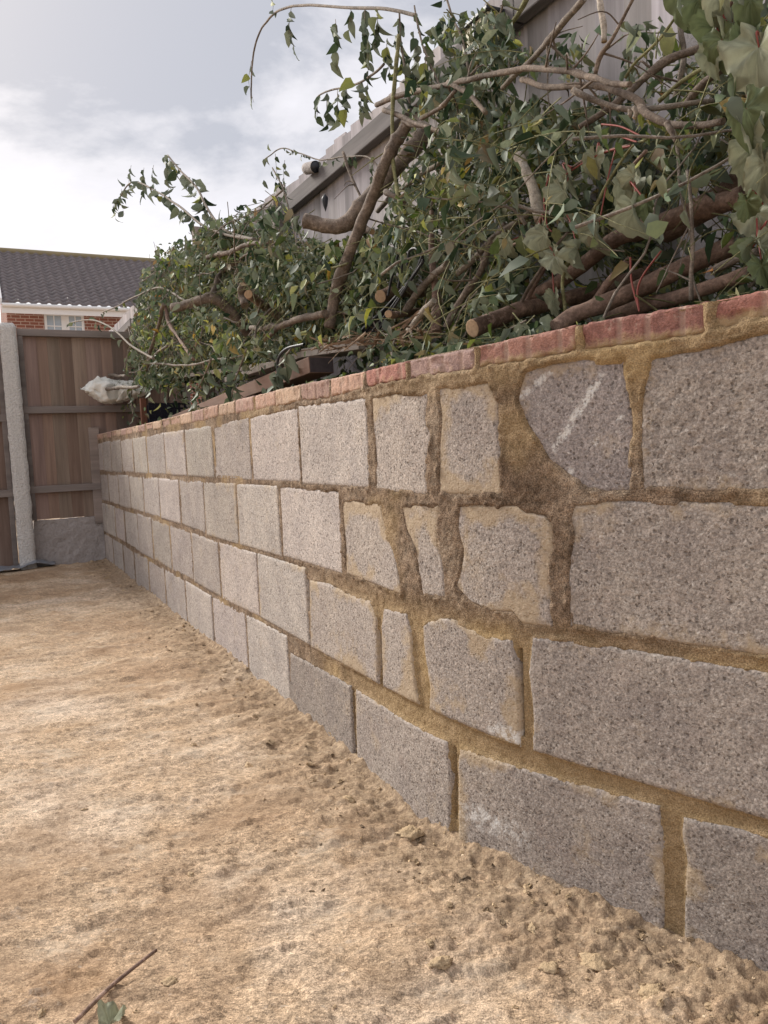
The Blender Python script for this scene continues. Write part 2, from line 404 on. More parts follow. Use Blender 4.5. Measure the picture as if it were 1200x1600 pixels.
MAT['fascia'] = simple_mat('white_fascia', (.72, .72, .72), .5, .05, 10, .1)
MAT['cream'] = simple_mat('cream_panel', (.62, .56, .38), .5, .1, 20, .1)
MAT['crate'] = simple_mat('dark_crate_plastic', (.03, .03, .045), .5, .3, 30, .1)
MAT['redpost'] = simple_mat('red_brown_timber', (.19, .085, .055), .8, .3, 40, .5)

# ------------------------------------------------------------------ wall line in plan (m), s runs from the far end to the near end
S = np.linspace(-1.0, 7.0, 1601)
hd = -1.10026 + np.interp(S, [-2, 3.7, 4.15, 4.6, 5.05, 5.5, 9], [0, 0, -.0093, -.0305, .3384, .2851, .2851])
ds = S[1] - S[0]
WX = np.concatenate([[0], np.cumsum(np.cos(hd[:-1]) * ds)]); WX += -2.07006 - np.interp(0, S, WX)
WY = np.concatenate([[0], np.cumsum(np.sin(hd[:-1]) * ds)]); WY += 5.75734 - np.interp(0, S, WY)
HD0 = -1.10026
Dv = np.array([math.cos(HD0), math.sin(HD0), 0]); Nv = np.array([-math.sin(HD0), math.cos(HD0), 0])
O0 = np.array([-2.07006, 5.75734, 0]) + Dv * (-.17)       # corner where the wall meets the back fence
def wall_pt(s, z, out=0.0):
    """point on the wall face, out = metres proud of it (towards the yard)"""
    s = np.asarray(s, float)
    x = np.interp(s, S, WX); y = np.interp(s, S, WY); h = np.interp(s, S, hd)
    return np.stack([x + np.sin(h) * out, y - np.cos(h) * out, np.broadcast_to(z, s.shape) + 0 * s], -1)
def wall_sz(px, py):
    d = ray(px, py); c = WX * d[1] - WY * d[0]
    i = np.where((c[:-1] * c[1:] <= 0) & (WY[1:] > 0))[0][0]
    a = c[i] / (c[i] - c[i + 1]); s = S[i] + a * ds; yy = WY[i] + a * (WY[i + 1] - WY[i])
    return s, CAMH + d[2] * yy / d[1]
def side_pt(px, py, T):
    """point of the pile / side fence: T metres behind the line of the wall face"""
    o = O0 + Nv * T; d = ray(px, py); k = (o[:2] @ Nv[:2]) / (d[:2] @ Nv[:2]); P = d * k; P[2] += CAMH; return P
def back_pt(px, py, off=0.0):
    o = O0 + Dv * off; d = ray(px, py); k = (o[:2] @ Dv[:2]) / (d[:2] @ Dv[:2]); P = d * k; P[2] += CAMH; return P
def sT(P): 
    q = np.asarray(P) - O0; return q @ Dv, q @ Nv
def fr(s, T, z): return O0 + Dv * s + Nv * T + np.array([0, 0, z])

# ================================================================== GROUND
def build_ground():
    ang = np.concatenate([np.radians(np.linspace(-180, -46, 24, endpoint=False)), np.radians(np.linspace(-44, 44, 470)), np.radians(np.linspace(46, 180, 24))[1:]])
    r = np.concatenate([[.02, .3, .6], .85 * np.exp(np.arange(0, 600) * .0037), 8.2 * np.exp(np.arange(0, 20) * .04), [19, 25, 40, 80, 160, 320]])
    A, Rr = np.meshgrid(ang, r)
    X = np.sin(A) * Rr; Y = np.cos(A) * Rr
    # distance to the wall face, positive on the yard side
    pts = np.stack([X.ravel(), Y.ravel()], 1); dist = np.full(len(pts), 9.0)
    sel = np.where((np.abs(pts[:, 0]) < 8) & (pts[:, 1] < 9) & (pts[:, 1] > -3))[0]
    ii = np.arange(100, 1601, 8); wx, wy = WX[ii], WY[ii]; nx, ny = np.sin(hd[ii]), -np.cos(hd[ii])
    for c in np.array_split(sel, max(1, len(sel) // 8000)):
        dx = pts[c, 0][:, None] - wx; dy = pts[c, 1][:, None] - wy; d2 = dx * dx + dy * dy; j = d2.argmin(1)
        rr = np.arange(len(c)); dist[c] = dx[rr, j] * nx[j] + dy[rr, j] * ny[j]
    dist = dist.reshape(X.shape)
    fade = sstep(14, 8, Rr)
    ca, sa = math.cos(.2), math.sin(.2); u = X * ca + Y * sa; v = -X * sa + Y * ca
    z = .007 * fbm(X * 1.3, Y * 1.3, oct=3, seed=3) + .0055 * fbm(u * 5, v * 11, oct=4, seed=5) + .0028 * fbm(u * 26, v * 45, oct=3, seed=9)
    z += -.007 * sstep(.62, .95, 1 - np.abs(fbm(u * 1.1, v * 3.2, oct=3, seed=21)) * 2.2)       # trowel ridges
    # flaky crust
    fl = fbm(u * 9, v * 20, oct=5, seed=31, gain=.6); z += .005 * sstep(.06, .11, fl) * (.35 + .65 * sstep(1.3, .2, dist)) + .0035 * sstep(.1, .16, fbm(u * 24, v * 50, oct=3, seed=32))
    near = sstep(.40, .03, dist)
    lump = fbm(X * 15, Y * 15, oct=5, seed=41, gain=.62); z += near * (.005 * sstep(-.05, .3, lump) + .0028 * sstep(-.1, .25, fbm(X * 42, Y * 42, oct=3, seed=43, gain=.6)) + .0045 * (sstep(.0, .2, fbm(X * 34, Y * 34, oct=4, seed=46, gain=.65)) - .3) + .003 * fbm(X * 90, Y * 90, oct=3, seed=44, gain=.6))
    fil = np.clip(1 - np.clip(dist, 0, 1) / (.026 + .012 * vnoise(X * 6, Y * 6, seed=51)), 0, 1)
    z += fil ** 1.3 * (.016 + .014 * fbm(X * 14, Y * 14, oct=3, seed=53))
    z = z * fade + .008 - .012 * sstep(3, .8, Rr)
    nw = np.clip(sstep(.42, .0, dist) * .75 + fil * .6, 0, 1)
    nr, na = X.shape
    i = np.arange(nr - 1)[:, None] * na; j = np.arange(na - 1)[None, :]
    F = np.stack([i + j, i + na + j, i + na + j + 1, i + j + 1], -1).reshape(-1, 4)
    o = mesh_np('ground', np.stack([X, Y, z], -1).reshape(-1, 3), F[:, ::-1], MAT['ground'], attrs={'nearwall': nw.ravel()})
    tag(o, kind='structure')
    def zat(x, y):      # nearest vertex height, for things that lie on the ground
        k = np.argmin((X - x) ** 2 + (Y - y) ** 2); return float(z.ravel()[k])
    return o, zat
GROUND, ground_z = build_ground()

# ================================================================== BLOCK WALL
BED = {0: [(155.6, 690.4), (228, 679.4), (288.5, 669.3), (332.5, 663), (391.5, 649), (469.5, 634), (575.7, 622), (670, 613), (757, 602), (821, 580), (900, 563), (973, 561), (1054, 557), (1101, 548), (1142, 537), (1200, 522)],
       1: [(157.4, 738), (257.3, 745.4), (337, 750.5), (469.5, 758.8), (575.7, 766), (700, 779), (1000, 777), (1200, 781)],
       2: [(159.3, 784), (187.7, 792), (226, 804), (284.8, 823.3), (321.2, 838), (371.5, 853), (440.8, 873.7), (534, 901.8), (644, 942), (788, 975), (869, 985), (1054, 1012), (1200, 1040)],
       3: [(163, 831.7), (190, 846.7), (213, 861.7), (240, 876.7), (268, 893), (303, 911.7), (332.5, 930), (382, 956), (406, 966.8), (479.8, 1010), (549, 1060), (600, 1086), (700, 1141), (820, 1182), (1032, 1239), (1200, 1286)]}
BEDSZ = {k: np.array([wall_sz(*q) for q in v]) for k, v in BED.items()}
for k in BEDSZ:     # a sensible level beyond the frame
    BEDSZ[k] = np.vstack([BEDSZ[k], [7, BEDSZ[k][-1, 1]]])
BEDH = {0: .004, 1: .007, 2: .007, 3: .006}
def bedz(k, s):
    if k == 4: return np.full_like(np.asarray(s, float), -.004)
    return np.interp(s, BEDSZ[k][:, 0], BEDSZ[k][:, 1])
def jpx(course, x):
    a = np.interp(x, *zip(*BED[course])); b = np.interp(x, *zip(*BED[course + 1])) if course < 3 else a * 1 + (np.interp(x, *zip(*BED[3])) - np.interp(x, *zip(*BED[2]))) * .5
    return wall_sz(x, (a + b) / 2)[0] if course < 3 else wall_sz(x, b)[0]
WALL = empty('concrete_block_wall', tuple(wall_pt(np.array(2.5), 0.0)))
tag(WALL, 'low curved garden wall of grey concrete blocks topped with one row of red bricks', 'wall', kind='thing')

BLOCK_POLYS = []
def resample(P, n):
    P = np.asarray(P, float); d = np.concatenate([[0], np.cumsum(np.linalg.norm(np.diff(P, axis=0), axis=1))]); t = np.linspace(0, d[-1], n)
    return np.stack([np.interp(t, d, P[:, 0]), np.interp(t, d, P[:, 1])], 1)
def add_block(L, Rr, B=None, T=None, col=(.3, .27, .255), stain=0.3, pit=1.0, white=None, proud=0.0, seed=0, name='concrete_block'):
    """L, R bottom->top and B, T left->right: outlines in (s, z)"""
    L = np.asarray(L, float); Rr = np.asarray(Rr, float)
    B = np.array([L[0], Rr[0]]) if B is None else np.asarray(B, float)
    T = np.array([L[-1], Rr[-1]]) if T is None else np.asarray(T, float)
    sm = (L[:, 0].mean() + Rr[:, 0].mean()) / 2
    cell = .0042 if sm > 4.4 else (.006 if sm > 3.2 else .011)
    w = abs(Rr[:, 0].mean() - L[:, 0].mean()); h = abs(L[-1, 1] - L[0, 1])
    nu = max(6, int(w / cell)); nv = max(6, int(h / cell))
    l, r = resample(L, nv + 1), resample(Rr, nv + 1); b, t = resample(B, nu + 1), resample(T, nu + 1)
    u = np.linspace(0, 1, nu + 1)[None, :, None]; v = np.linspace(0, 1, nv + 1)[:, None, None]
    P = (1 - u) * l[:, None] + u * r[:, None] + (1 - v) * b[None] + v * t[None] - ((1 - u) * (1 - v) * b[0] + u * (1 - v) * b[-1] + (1 - u) * v * t[0] + u * v * t[-1])
    s, z = P[..., 0].copy(), P[..., 1].copy()
    uu, vv = u[..., 0], v[..., 0]
    gx = .0032 if sm > 4.3 else 0.0; s += gx * (uu * 2 - 1); z += gx * (vv * 2 - 1)
    du = np.minimum(uu, 1 - uu) * w + 0 * vv; dv = np.minimum(vv, 1 - vv) * h + 0 * uu
    ed = np.minimum(du, dv)
    # ragged arrises
    rag = sstep(.012, 0, ed)
    s += rag * .0016 * fbm(s * 70 + seed, z * 70, oct=3, seed=seed + 1); z += rag * .0016 * fbm(s * 70, z * 70 + seed, oct=3, seed=seed + 2)
    out = proud + .0012 * fbm(s * 9 + seed, z * 9, oct=2, seed=seed) + pit * (.0006 * fbm(s * 75, z * 75, oct=3, seed=seed + 5, gain=.7))
    out -= pit * .0010 * sstep(.35, .6, fbm(s * 70 + 7, z * 70, oct=3, seed=seed + 8))
    out += (.0005 * pit) * vnoise(s * 190, z * 190, seed=seed + 9)
    out -= (.0026 if sm > 3.6 else .002) * (1 - sstep(0, .004 + .002 * vnoise(s * 40, z * 40, seed=seed + 4), ed)) ** 2
    V = wall_pt(s, z, out).reshape(-1, 3)
    n1 = nu + 1; nvv = nv + 1
    i = np.arange(nv)[:, None] * n1; j = np.arange(nu)[None, :]
    F = np.stack([i + j, i + j + 1, i + n1 + j + 1, i + n1 + j], -1).reshape(-1, 4)
    ring = np.concatenate([np.arange(nu + 1), np.arange(1, nvv) * n1 + nu, (nvv - 1) * n1 + np.arange(nu - 1, -1, -1), np.arange(nvv - 2, 0, -1) * n1])
    base = len(V); VB = wall_pt(s.ravel()[ring], z.ravel()[ring], -.098); m = len(ring)
    k = np.arange(m); F2 = np.stack([ring, base + k, base + (k + 1) % m, ring[(k + 1) % m]], -1)
    cen = base + m; VC = VB.mean(0, keepdims=True)
    F3 = np.stack([base + (k + 1) % m, base + k, np.full(m, cen), np.full(m, cen)], -1)
    faces = [tuple(f) for f in np.vstack([F, F2])] + [(a, b_, c) for a, b_, c, _ in F3]
    pn = sstep(-.25, .35, fbm(s * 9 + seed, z * 9, oct=3, seed=seed + 70)); st = 1.35 * stain * sstep(.012 + .05 * pn, 0, ed) * (.25 + .75 * pn) + stain * (.12 + .75 * sstep(.12, .42, fbm(s * 10 + seed, z * 10, oct=4, seed=seed + 60)))
    st = np.concatenate([st.ravel(), np.zeros(m + 1)])
    wh = np.zeros_like(s)
    if white is not None: wh = white(s, z)
    wh = np.concatenate([wh.ravel(), np.zeros(m + 1)])
    o = mesh_np(name, np.vstack([V, VB, VC]), faces, MAT['block'], attrs={'stain': st, 'white': wh})
    under(o, WALL); o.color = (*col, 1)
    BLOCK_POLYS.append(np.stack([s.ravel()[ring], z.ravel()[ring]], 1))
    return o
bn = [0]
def shade():
    k = .84 + .30 * random.random(); return (.43 * k, .385 * k * (.985 + .03 * random.random()), .350 * k * (.97 + .05 * random.random()))
def reg_block(course, s0, s1, gap0=.015, gap1=.015, **kw):
    bn[0] += 1; rr = random.Random(bn[0] * 13)
    a, b = s0 + gap0 / 2, s1 - gap1 / 2
    hb, ht = BEDH.get(course + 1, 0), BEDH[course]
    j = lambda: rr.uniform(-.004, .004)
    ca, cb = [a + j() for _ in range(2)], [b + j() for _ in range(2)]
    zb = lambda s: float(bedz(course + 1, s)) + (hb if course < 3 else 0) + rr.uniform(-.002, .002)
    zt = lambda s: float(bedz(course, s)) - ht + rr.uniform(-.002, .002)
    kw.setdefault('col', shade()); kw.setdefault('stain', rr.uniform(.1, .4)); kw.setdefault('proud', rr.uniform(-.0015, .0025))
    return add_block([(ca[0], zb(a)), (ca[1], zt(a))], [(cb[0], zb(b)), (cb[1], zt(b))], seed=bn[0] * 3, **kw)
def px_(pts): return [wall_sz(*q) for q in pts]
def px_block(L, Rr, B=None, T=None, **kw):
    """outlines measured on the photograph; L and R listed bottom to top"""
    bn[0] += 1
    kw.setdefault('col', shade())
    l = px_(L); r = px_(Rr)
    if B is not None: B = [l[0]] + px_(B) + [r[0]]
    if T is not None: T = [l[-1]] + px_(T) + [r[-1]]
    return add_block(l, r, B, T, seed=bn[0] * 3, **kw)
WEND = -.165
JP = {0: [161.3, 173.5, 190, 208.4, 229.8, 257.9, 290.3, 333.7, 391.5, 467.8, 577.8],
      1: [169.7, 185.8, 203.2, 224.3, 249.5, 281.2, 319.7, 370.9, 438, 534],
      2: [166.2, 180, 195, 215.8, 238.3, 266.7, 300.8, 344, 403.6, 481],
      3: [177, 193.3, 210.8, 233.3, 259, 291.7, 333.5, 386.5, 452.3]}
for c, xs in JP.items():
    ss = [WEND] + [jpx(c, x) for x in xs]
    for k in range(len(ss) - 1): reg_block(c, ss[k], ss[k + 1])
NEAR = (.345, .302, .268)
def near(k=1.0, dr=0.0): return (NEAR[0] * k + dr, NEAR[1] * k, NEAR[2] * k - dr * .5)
def ext(pts, ds_):  # shift a list of (s,z) along the wall
    return [(a + ds_, b) for a, b in pts]
# --- course A (top)
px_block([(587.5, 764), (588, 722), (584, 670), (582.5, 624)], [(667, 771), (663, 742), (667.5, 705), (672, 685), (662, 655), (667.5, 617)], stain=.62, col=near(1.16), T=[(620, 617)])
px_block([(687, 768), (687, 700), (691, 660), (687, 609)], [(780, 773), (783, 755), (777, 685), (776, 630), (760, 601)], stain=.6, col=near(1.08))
def chalk(s, z):
    a = np.array(wall_sz(868, 700)); b = np.array(wall_sz(935, 592)); d = b - a; t = np.clip(((s - a[0]) * d[0] + (z - a[1]) * d[1]) / (d @ d), 0, 1)
    r = np.hypot(s - a[0] - t * d[0], z - a[1] - t * d[1]); w = sstep(.013, .002, r)
    a = np.array(wall_sz(815, 618)); b = np.array(wall_sz(858, 582)); d = b - a; t = np.clip(((s - a[0]) * d[0] + (z - a[1]) * d[1]) / (d @ d), 0, 1)
    r = np.hypot(s - a[0] - t * d[0], z - a[1] - t * d[1]); w = np.maximum(w, .9 * sstep(.011, .002, r))
    for (x, y) in ((890, 735), (970, 672), (968, 655), (930, 690)):
        q = wall_sz(x, y); w = np.maximum(w, .9 * sstep(.011, .003, np.hypot(s - q[0], z - q[1])))
    return w
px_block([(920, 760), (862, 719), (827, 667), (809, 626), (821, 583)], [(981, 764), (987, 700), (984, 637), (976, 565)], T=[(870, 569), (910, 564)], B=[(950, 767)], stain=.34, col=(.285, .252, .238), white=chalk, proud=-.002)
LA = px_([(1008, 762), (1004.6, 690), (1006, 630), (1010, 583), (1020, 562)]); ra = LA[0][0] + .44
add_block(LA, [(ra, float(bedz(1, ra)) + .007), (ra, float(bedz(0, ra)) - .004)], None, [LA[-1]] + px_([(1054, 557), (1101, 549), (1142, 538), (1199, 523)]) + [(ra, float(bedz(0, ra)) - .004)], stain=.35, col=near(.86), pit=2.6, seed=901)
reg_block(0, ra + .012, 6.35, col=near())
# --- course B
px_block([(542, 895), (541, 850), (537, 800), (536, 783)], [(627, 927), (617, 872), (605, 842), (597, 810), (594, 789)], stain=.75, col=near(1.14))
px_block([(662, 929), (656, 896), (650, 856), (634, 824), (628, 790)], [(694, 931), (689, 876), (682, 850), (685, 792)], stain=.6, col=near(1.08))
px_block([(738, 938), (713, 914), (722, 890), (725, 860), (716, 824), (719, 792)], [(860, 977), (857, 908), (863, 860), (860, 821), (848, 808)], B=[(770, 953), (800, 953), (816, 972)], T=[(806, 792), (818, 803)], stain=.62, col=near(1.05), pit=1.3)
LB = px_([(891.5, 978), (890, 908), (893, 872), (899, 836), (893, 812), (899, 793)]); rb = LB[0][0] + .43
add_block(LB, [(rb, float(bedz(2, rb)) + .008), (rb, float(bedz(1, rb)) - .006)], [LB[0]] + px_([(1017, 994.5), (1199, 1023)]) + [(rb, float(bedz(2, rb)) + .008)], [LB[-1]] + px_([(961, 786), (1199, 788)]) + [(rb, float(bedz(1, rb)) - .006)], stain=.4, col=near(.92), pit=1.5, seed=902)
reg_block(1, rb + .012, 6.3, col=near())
# --- course C
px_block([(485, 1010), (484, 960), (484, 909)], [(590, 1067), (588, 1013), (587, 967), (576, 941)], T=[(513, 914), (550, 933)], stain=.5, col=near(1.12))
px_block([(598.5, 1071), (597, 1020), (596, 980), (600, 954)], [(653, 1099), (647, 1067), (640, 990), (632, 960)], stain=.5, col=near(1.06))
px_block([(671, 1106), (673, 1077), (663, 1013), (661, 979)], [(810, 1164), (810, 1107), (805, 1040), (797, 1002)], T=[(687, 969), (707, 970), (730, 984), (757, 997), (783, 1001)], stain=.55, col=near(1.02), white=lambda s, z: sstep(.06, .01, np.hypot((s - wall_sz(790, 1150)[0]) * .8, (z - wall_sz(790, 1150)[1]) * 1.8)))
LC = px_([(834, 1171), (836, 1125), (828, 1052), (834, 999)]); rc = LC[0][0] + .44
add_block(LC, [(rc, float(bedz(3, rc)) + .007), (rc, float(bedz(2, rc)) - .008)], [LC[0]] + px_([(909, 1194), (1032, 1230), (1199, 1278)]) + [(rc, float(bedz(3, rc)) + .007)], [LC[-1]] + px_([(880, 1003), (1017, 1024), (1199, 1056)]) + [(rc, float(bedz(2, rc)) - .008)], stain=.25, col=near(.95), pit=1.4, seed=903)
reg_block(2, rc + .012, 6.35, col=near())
# --- course D (bottom)
def dn(pts, z=-.01):      # the foot of the block runs on below the ground
    q = px_(pts); return [(q[0][0], z)] + q
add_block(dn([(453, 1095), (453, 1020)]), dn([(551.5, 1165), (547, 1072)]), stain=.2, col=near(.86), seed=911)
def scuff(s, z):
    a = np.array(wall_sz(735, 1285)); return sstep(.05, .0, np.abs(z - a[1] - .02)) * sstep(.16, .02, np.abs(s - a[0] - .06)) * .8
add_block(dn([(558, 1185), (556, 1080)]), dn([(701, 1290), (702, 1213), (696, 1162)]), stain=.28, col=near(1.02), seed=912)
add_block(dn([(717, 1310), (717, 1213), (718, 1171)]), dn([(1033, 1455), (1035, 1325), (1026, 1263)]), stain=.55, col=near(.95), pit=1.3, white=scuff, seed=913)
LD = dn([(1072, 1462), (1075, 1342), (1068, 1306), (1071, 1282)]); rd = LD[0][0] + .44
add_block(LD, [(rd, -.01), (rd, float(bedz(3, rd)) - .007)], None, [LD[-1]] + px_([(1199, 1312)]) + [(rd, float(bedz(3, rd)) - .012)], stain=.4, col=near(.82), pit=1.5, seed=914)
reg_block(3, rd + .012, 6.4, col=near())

# --- brick row on top
BT = np.array([wall_sz(*q) for q in [(155.6, 677.6), (217, 664.4), (266.5, 652), (320, 637), (428, 610), (469.5, 600.6), (571.4, 580), (640, 563), (750, 540), (900, 507), (1105, 470), (1199, 450)]])
BB = np.array([wall_sz(*q) for q in [(157, 687), (319, 658), (341, 651), (396, 642), (472, 626), (510, 622), (576, 604.6), (635, 591.5), (646, 591.5), (737.6, 577), (762, 571), (844, 559), (908, 547), (1037, 531), (1101, 520), (1199, 497)]])
bj = [4.522, 4.716, 4.916, 5.123, 5.328, 5.54, 5.75, 5.96, 6.17]
while bj[0] - .2075 > WEND - .02: bj = [bj[0] - .2075] + bj
bj[0] = WEND
BRC = [(.285, .132, .105), (.255, .122, .10), (.44, .285, .215), (.48, .345, .25), (.38, .25, .205)]
def add_brick(a, b, k):
    rr = random.Random(k * 7 + 1); sm = (a + b) / 2
    cell = .004 if sm > 4 else .009
    nu = max(8, int((b - a) / cell)); nv = 14 if sm > 4 else 7
    u = np.linspace(0, 1, nu + 1)[None]; v = np.linspace(0, 1, nv + 1)[:, None]
    s = a + (b - a) * u + 0 * v
    zt = np.interp(s, BT[:, 0], BT[:, 1]) + rr.uniform(-.001, .001); zb = np.interp(s, BB[:, 0], BB[:, 1]) - .001
    z = zb + (zt - zb) * v
    ed = np.minimum(np.minimum(u, 1 - u) * (b - a) + 0 * v, np.minimum(v, 1 - v) * .05 + 0 * u)
    groove = np.zeros_like(s)
    for g in ([.3 + rr.uniform(-.05, .05), .84 + rr.uniform(-.04, .04)] + ([.55] if rr.random() < .3 else [])):
        groove = np.maximum(groove, sstep(.0055, .0035, np.abs((u - g) * (b - a)) + 0 * v))
    out = rr.uniform(-.002, .002) + .0012 * fbm(s * 40, z * 40, oct=3, seed=k) - .0022 * groove - .0035 * (1 - sstep(0, .004, ed)) ** 2 - .006 * sstep(.008, .002, ed) * sstep(.15, .5, fbm(s * 45, z * 45, oct=2, seed=k + 40)) - .003 * sstep(.45, .6, fbm(s * 30, z * 30, oct=2, seed=k + 90))
    z = z + sstep(.01, 0, ed) * .0015 * fbm(s * 90, z * 90, oct=2, seed=k + 5)
    V = wall_pt(s, z, out).reshape(-1, 3); n1 = nu + 1; nvv = nv + 1
    i = np.arange(nv)[:, None] * n1; j = np.arange(nu)[None, :]
    F = np.stack([i + j, i + j + 1, i + n1 + j + 1, i + n1 + j], -1).reshape(-1, 4)
    ring = np.concatenate([np.arange(nu + 1), np.arange(1, nvv) * n1 + nu, (nvv - 1) * n1 + np.arange(nu - 1, -1, -1), np.arange(nvv - 2, 0, -1) * n1])
    base = len(V); VB = wall_pt(s.ravel()[ring], z.ravel()[ring], -.1); m = len(ring); kk = np.arange(m)
    F2 = np.stack([ring, base + kk, base + (kk + 1) % m, ring[(kk + 1) % m]], -1)
    cen = base + m
    faces = [tuple(f) for f in np.vstack([F, F2])] + [(base + (q + 1) % m, base + q, cen) for q in range(m)]
    st = np.clip((.95 if (sm > 5.3) else .62) * sstep(.034, .0, (z - zb)) * (1 if sm > 4.9 else .6) + .1, 0, 1)
    z0 = np.zeros(m + 1)
    o = mesh_np('brick', np.vstack([V, VB, VB.mean(0, keepdims=True)]), faces, MAT['brick'], attrs={'stain': np.concatenate([st.ravel(), z0]), 'groove': np.concatenate([groove.ravel(), z0])})
    under(o, WALL)
    if sm > 5.1: c = BRC[k % 2]
    elif sm > 4.9: c = (.36, .19, .15)
    elif sm > 4.7: c = (.33, .225, .20)
    elif sm > 4.5: c = (.38, .185, .15)
    else: c = BRC[2 + k % 3]
    kf = rr.uniform(.9, 1.1); o.color = (c[0] * kf, c[1] * kf, c[2] * kf, 1)
    BLOCK_POLYS.append(np.stack([s.ravel()[ring], z.ravel()[ring]], 1))
for k in range(len(bj) - 1): add_brick(bj[k] + .0045, bj[k + 1] - .0045, k)

# --- mortar: one rough sheet just behind the faces, left out well inside each block
def build_mortar():
    sg = np.concatenate([np.arange(WEND, 3.4, .011), np.arange(3.4, 4.4, .0065), np.arange(4.4, 5.6, .0036), np.arange(5.6, 6.35, .02)])
    zg = np.arange(-.03, .962, .0042)
    Sg, Zg = np.meshgrid(sg, zg)
    dist = np.full(Sg.shape, .05)        # signed: + outside the blocks, - inside
    for P in BLOCK_POLYS:
        lo, hi = P.min(0) - .03, P.max(0) + .03
        i0, i1 = np.searchsorted(sg, [lo[0], hi[0]]); j0, j1 = np.searchsorted(zg, [lo[1], hi[1]])
        if i1 <= i0 or j1 <= j0: continue
        step = max(1, len(P) // 90); Q = P[::step]; A = Q; B = np.roll(Q, -1, 0)
        s_ = Sg[j0:j1, i0:i1].ravel(); z_ = Zg[j0:j1, i0:i1].ravel()
        best = np.full(len(s_), 9.0); ins = np.zeros(len(s_), bool)
        for a, b in zip(A, B):
            d = b - a; t = np.clip(((s_ - a[0]) * d[0] + (z_ - a[1]) * d[1]) / (d @ d + 1e-12), 0, 1)
            best = np.minimum(best, (s_ - a[0] - t * d[0]) ** 2 + (z_ - a[1] - t * d[1]) ** 2)
            c = ((a[1] > z_) != (b[1] > z_)) & (s_ < (b[0] - a[0]) * (z_ - a[1]) / (b[1] - a[1] + 1e-12) + a[0]); ins ^= c
        dd = np.sqrt(best); dd[ins] *= -1
        dist[j0:j1, i0:i1] = np.minimum(dist[j0:j1, i0:i1], dd.reshape(j1 - j0, i1 - i0))
    wide = sstep(-.0045, .002, dist)
    up_ = sstep(.40, .50, Zg) * sstep(3.5, 4.6, Sg)         # rubbed flush round the bend, upper courses
    tool = sstep(.50, .40, Zg) * sstep(3.9, 4.7, Sg)        # tooled with a bar in the lower courses
    far = sstep(4.2, 3.2, Sg)
    out = -.0065 + .0058 * far + .0032 * wide * (1 - tool) * (1 - far) + .0042 * up_ * wide + .0028 * tool + .0012 * np.clip(fbm(Sg * 12, Zg * 12, oct=2, seed=2), -1, 1) + .0016 * fbm(Sg * 60, Zg * 60, oct=3, seed=5, gain=.7) + .0012 * vnoise(Sg * 240, Zg * 240, seed=6)
    rag = sstep(.05, .4, fbm(Sg * 55, Zg * 55, oct=3, seed=15)) * sstep(.010, .001, np.abs(dist)) * (1 - .7 * tool)
    out += rag * .0042 * (.15 + .85 * sstep(3.3, 4.4, Sg))
    out += tool * (-.0045 * sstep(.0005, .006, dist) + .0045 * rag * sstep(.004, .0, np.abs(dist)))
    sm_ = sstep(.05, .32, fbm(Sg * 16, Zg * 16, oct=4, seed=71, gain=.6)) * sstep(-.0125, -.003, dist) * np.clip(up_ + .5 * tool, 0, 1)
    out = np.where(dist < 0, np.maximum(out, -.006 + .0085 * sm_), out)
    top = sstep(.84, .89, Zg) * sstep(4.2, 5.2, Sg); out += top * wide * (.004 + .006 * fbm(Sg * 22, Zg * 22, oct=4, seed=25))
    # open, unfilled perpend slots
    for (x0, y0, x1, y1, w) in ((588, 985, 593, 1066, .006), (549, 1080, 553, 1176, .0055), (808, 1015, 812, 1150, .005), (706, 1170, 707, 1280, .005), (479, 905, 481, 955, .005)):
        a, b = np.array(wall_sz(x0, y0)), np.array(wall_sz(x1, y1)); t = np.clip((Zg - a[1]) / (b[1] - a[1]), 0, 1)
        on = sstep(w, w * .5, np.abs(Sg - a[0] - t * (b[0] - a[0]))) * (Zg < a[1]) * (Zg > b[1]); out -= on * .022
    V = wall_pt(Sg, Zg, out)
    ns = len(sg); i = np.arange(len(zg) - 1)[:, None] * ns; j = np.arange(ns - 1)[None]
    F = np.stack([i + j, i + j + 1, i + ns + j + 1, i + ns + j], -1)
    topz = np.interp(Sg, BT[:, 0], BT[:, 1]) - .002
    keep = (dist[:-1, :-1] > -.012) & (Zg[1:, :-1] < topz[1:, :-1])
    F = F[keep]
    used = np.unique(F); re = np.full(Sg.size, -1); re[used] = np.arange(len(used))
    light = np.clip(sstep(.1, .5, fbm(Sg * 5, Zg * 5, oct=4, seed=35)) * .6 + tool * .75 + top * .6, 0, 1)
    o = mesh_np('mortar_joint', V.reshape(-1, 3)[used], re[F], MAT['mortar'], attrs={'light': light.ravel()[used]})
    under(o, WALL)
    # body of mortar behind the sheet closes the wall
    zz = np.array([-.03, .951]); ss = np.arange(WEND, 6.35, .05)
    V = np.vstack([wall_pt(ss, z, ou) for z in zz for ou in (-.03, -.092)]); n = len(ss); F = []
    for k in range(n - 1):
        F += [(k, k + 1, 2 * n + k + 1, 2 * n + k), (n + k + 1, n + k, 3 * n + k, 3 * n + k + 1), (2 * n + k, 2 * n + k + 1, 3 * n + k + 1, 3 * n + k)]
    F += [(0, 2 * n, 3 * n, n)]
    b = mesh_np('mortar_core', V, F, MAT['mortar'], attrs={'light': np.zeros(len(V))}); under(b, WALL)
build_mortar()

